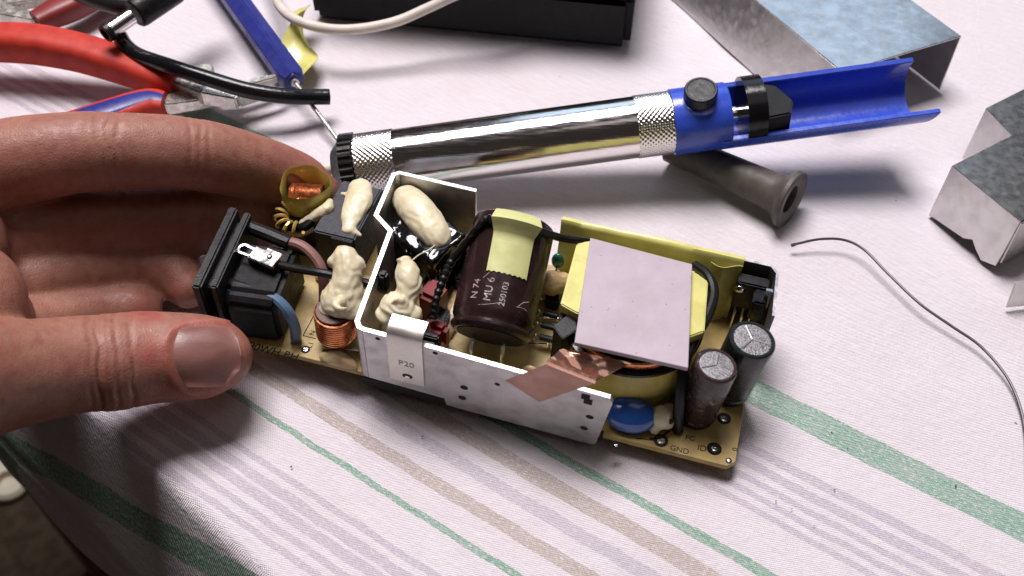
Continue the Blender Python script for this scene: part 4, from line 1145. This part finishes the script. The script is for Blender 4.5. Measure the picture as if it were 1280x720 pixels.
# twisted scrap of yellow tape
g = []
for i in range(30):
    f = i / 29
    c_ = V((-7.53, 29.61, 0.90)).lerp(V((-6.99, 26.22, 0.40)), f) + V((.12 * math.sin(f * 5), 0, .25 * math.sin(f * 3.1)))
    an = f * 3.6 + .4
    d = V((math.cos(an), .35 * math.sin(an), .8 * math.sin(an)))
    g.append([c_ + d * (j / 6 - .5) * (.95 + .5 * f) + V((0, 0, .06 * noise.noise(V((f * 6, j, 2))))) for j in range(7)])
tp = MB().sheet(g, .02).build('tape_scrap', 'yellow', None, origin=(-7.22, 27.21, 0.00), angle=70)
tag(tp, 'twisted scrap of yellow-green tape beside the blue screwdriver', 'tape scrap')

# ------------------------------------------------------------------ pliers
pli = thing('pliers', 'open pliers with red and blue handles and steel jaws, behind the hand', 'pliers', (-10.29, 25.89, -0.00))
up_h = [(-19.47, 27.28, 1.30), (-17.45, 26.96, 1.40), (-15.77, 26.75, 1.45), (-14.13, 26.41, 1.35), (-12.49, 25.90, 1.15), (-11.24, 25.42, 1.00), (-10.78, 25.24, 0.95)]
P, R = spline(up_h, 8, [.54, .60, .62, .60, .57, .54, .40])
gr = MB().tube(P, R, n=20, up=(0, 0, 1), flat=.92, power=3.2).build('grip', 'red', pli, True)
P2, R2 = spline([(x, y + .30, z + .06) for x, y, z in up_h[4:]], 8, [.2, .40, .3])
MB().tube(P2, R2, n=16, up=(0, 0, 1), flat=.85, power=3).build('grip_inlay', 'blue_dark', gr, True)
lo_h = [(-10.98, 24.34, 0.85), (-11.52, 24.30, 0.85), (-12.50, 23.70, 0.85), (-13.54, 23.01, 0.85), (-14.95, 22.08, 0.85), (-16.41, 20.84, 0.85)]
P, R = spline(lo_h, 8, [.42, .54, .6, .62, .62, .62])
gr = MB().tube(P, R, n=20, up=(0, 0, 1), flat=.8, power=3.2).build('grip', 'red', pli, True)
P2, R2 = spline([(x, y - .03, z + .09) for x, y, z in lo_h], 8, [.28, .40, .47, .49, .49, .49])
MB().tube(P2, R2, n=16, up=(0, 0, 1), flat=.9, power=3.2).build('grip_inlay', 'blue_dark', gr, True)
def bar(mb, a, b, wa, wb, ha, hb):
    a, b = V(a), V(b); d = (b - a).normalized(); n_ = d.cross(V((0, 0, 1))).normalized()
    vs_ = []
    for p, w, h in ((a, wa, ha), (b, wb, hb)):
        for s, t in ((-1, -1), (1, -1), (1, 1), (-1, 1)): vs_.append(p + n_ * w / 2 * s + V((0, 0, h / 2 * t)))
    mb.add(vs_, [(0, 1, 2, 3), (7, 6, 5, 4), (0, 4, 5, 1), (1, 5, 6, 2), (2, 6, 7, 3), (3, 7, 4, 0)])
mb = MB(); bar(mb, (-11.50, 25.72, 1.00), (-9.68, 24.89, 0.90), .55, .75, .5, .55); bar(mb, (-9.80, 24.97, 0.90), (-8.72, 24.75, 0.75), .8, .55, .55, .5); bar(mb, (-8.83, 24.79, 0.75), (-7.42, 25.44, 0.60), .5, .16, .45, .22)
mb.build('jaw', 'steel', pli, True, bevel=.05)
mb = MB(); bar(mb, (-11.08, 24.43, 0.75), (-9.83, 25.17, 0.55), .55, .8, .45, .4); bar(mb, (-9.90, 25.07, 0.60), (-8.85, 25.40, 0.70), .7, .5, .4, .45); bar(mb, (-8.94, 25.36, 0.70), (-7.41, 26.15, 0.65), .45, .15, .42, .2)
mb.build('jaw', 'steel', pli, True, bevel=.05)
MB().lathe((-9.97, 25.58, 0.30), (0, 0, 1), [(0, .36), (.95, .36), (1.0, .3), (1.01, 0)], 24).build('pivot', 'steel', pli, True)

# second tool further back
tl2 = thing('cutters', 'dark red handled cutters partly out of view at the top left corner', 'cutters', (-16.72, 31.11, 0.00))
P, R = spline([(-16.62, 29.02, 0.80), (-16.09, 29.56, 0.80), (-15.46, 30.27, 0.80), (-14.45, 31.85, 0.80)], 8, [.4, .52, .55, .55])
MB().tube(P, R, n=18, up=(0, 0, 1), flat=.8, power=3).build('grip', 'red_dark', tl2, True)
mb = MB(); bar(mb, (-16.64, 29.22, 0.70), (-18.49, 29.82, 0.70), .5, .7, .4, .45); bar(mb, (-16.35, 30.74, 0.70), (-18.98, 30.27, 0.60), .5, .8, .35, .4)
mb.build('jaw', 'steel', tl2, True, bevel=.06)

# ------------------------------------------------------------------ barrel plug and cut cable
d0_, d1_ = V((-12.88, 25.97, 2.35)), V((-12.20, 26.88, 2.45))
da = (d1_ - d0_).normalized()
dc = thing('barrel_plug', 'black barrel power plug with shiny metal tip resting over the red handle', 'power plug', (d0_.x, d0_.y, 0))
MB().lathe(d0_, da, [(.35, 0), (.35, .17), (.02, .19), (0, .21), (0, .27), (.03, .295), (.20, .295), (.22, .27)], 30).build('insulating_ring', 'black', dc, True)
MB().lathe(d0_, da, [(.30, 0), (.30, .168), (.34, .168), (.345, 0)], 20).build('bore', 'hole', dc, True)
MB().lathe(d0_ + da * .21, da, [(0, .27), (.85, .27)], 32).build('metal_sleeve', 'chrome', dc, True)
d2_ = d1_ + da * .05
MB().lathe(d2_, da, [(0, .40), (.05, .47), (.15, .5), (1.6, .52), (1.9, .46), (3.2, .32), (3.2, 0)], 32).build('plug_body', 'black', dc, True)
MB().tube(spline([(-14.93, 28.96, 2.00), (-13.80, 28.06, 2.20), (-12.77, 27.42, 2.40), (-12.06, 27.31, 2.50)], 8), .24, n=14).build('plug_lead', 'blackwire', dc, True)
cc_ = [(-12.78, 26.72, 1.75), (-12.47, 26.26, 1.70), (-11.93, 25.81, 1.65), (-10.70, 25.08, 1.75), (-9.47, 24.66, 1.60), (-8.28, 24.42, 1.35), (-7.20, 24.46, 1.10), (-6.38, 24.68, 0.90), (-5.85, 24.81, 0.80)]
ct = MB().tube(spline(cc_, 10), .255, n=18).build('cut_cable', 'black_gloss', None, origin=(cc_[0][0], cc_[0][1], 0))
tag(ct, 'short black cable with a cleanly cut end lying over the plier jaws', 'cable')
ed = (V(cc_[-1]) - V(cc_[-2])).normalized()
MB().lathe(V(cc_[-1]) - ed * .01, ed, [(0, .20), (.02, .20), (.025, .09), (.0, .08), (.0, 0)], 20).build('cut_end', 'cable_white', ct, True)

# pale round piece on the floor beside the cloth
fb_c = [V((-55.86, 55.54, -70.50)), V((-54.04, 51.79, -70.50))]
fb = thing('cream_socket', 'pale cream double socket on the dark floor at the left edge, below the cloth', 'socket', (fb_c[1].x, fb_c[1].y, -72))
for c_ in fb_c:
    MB().lathe((c_.x, c_.y, -71.9), (.25, -.15, 1), [(0, 2.0), (.3, 2.2), (1.5, 2.2), (1.9, 1.8), (1.9, .9), (.8, .8), (.8, 0)], 32).build('socket_ring', 'cream', fb, True)
MB().box((fb_c[0] + fb_c[1]) / 2 + V((-1.2, 0, -.9)), (3.5, 7, 1.0)).build('socket_base', 'cream', fb, True, bevel=.3)
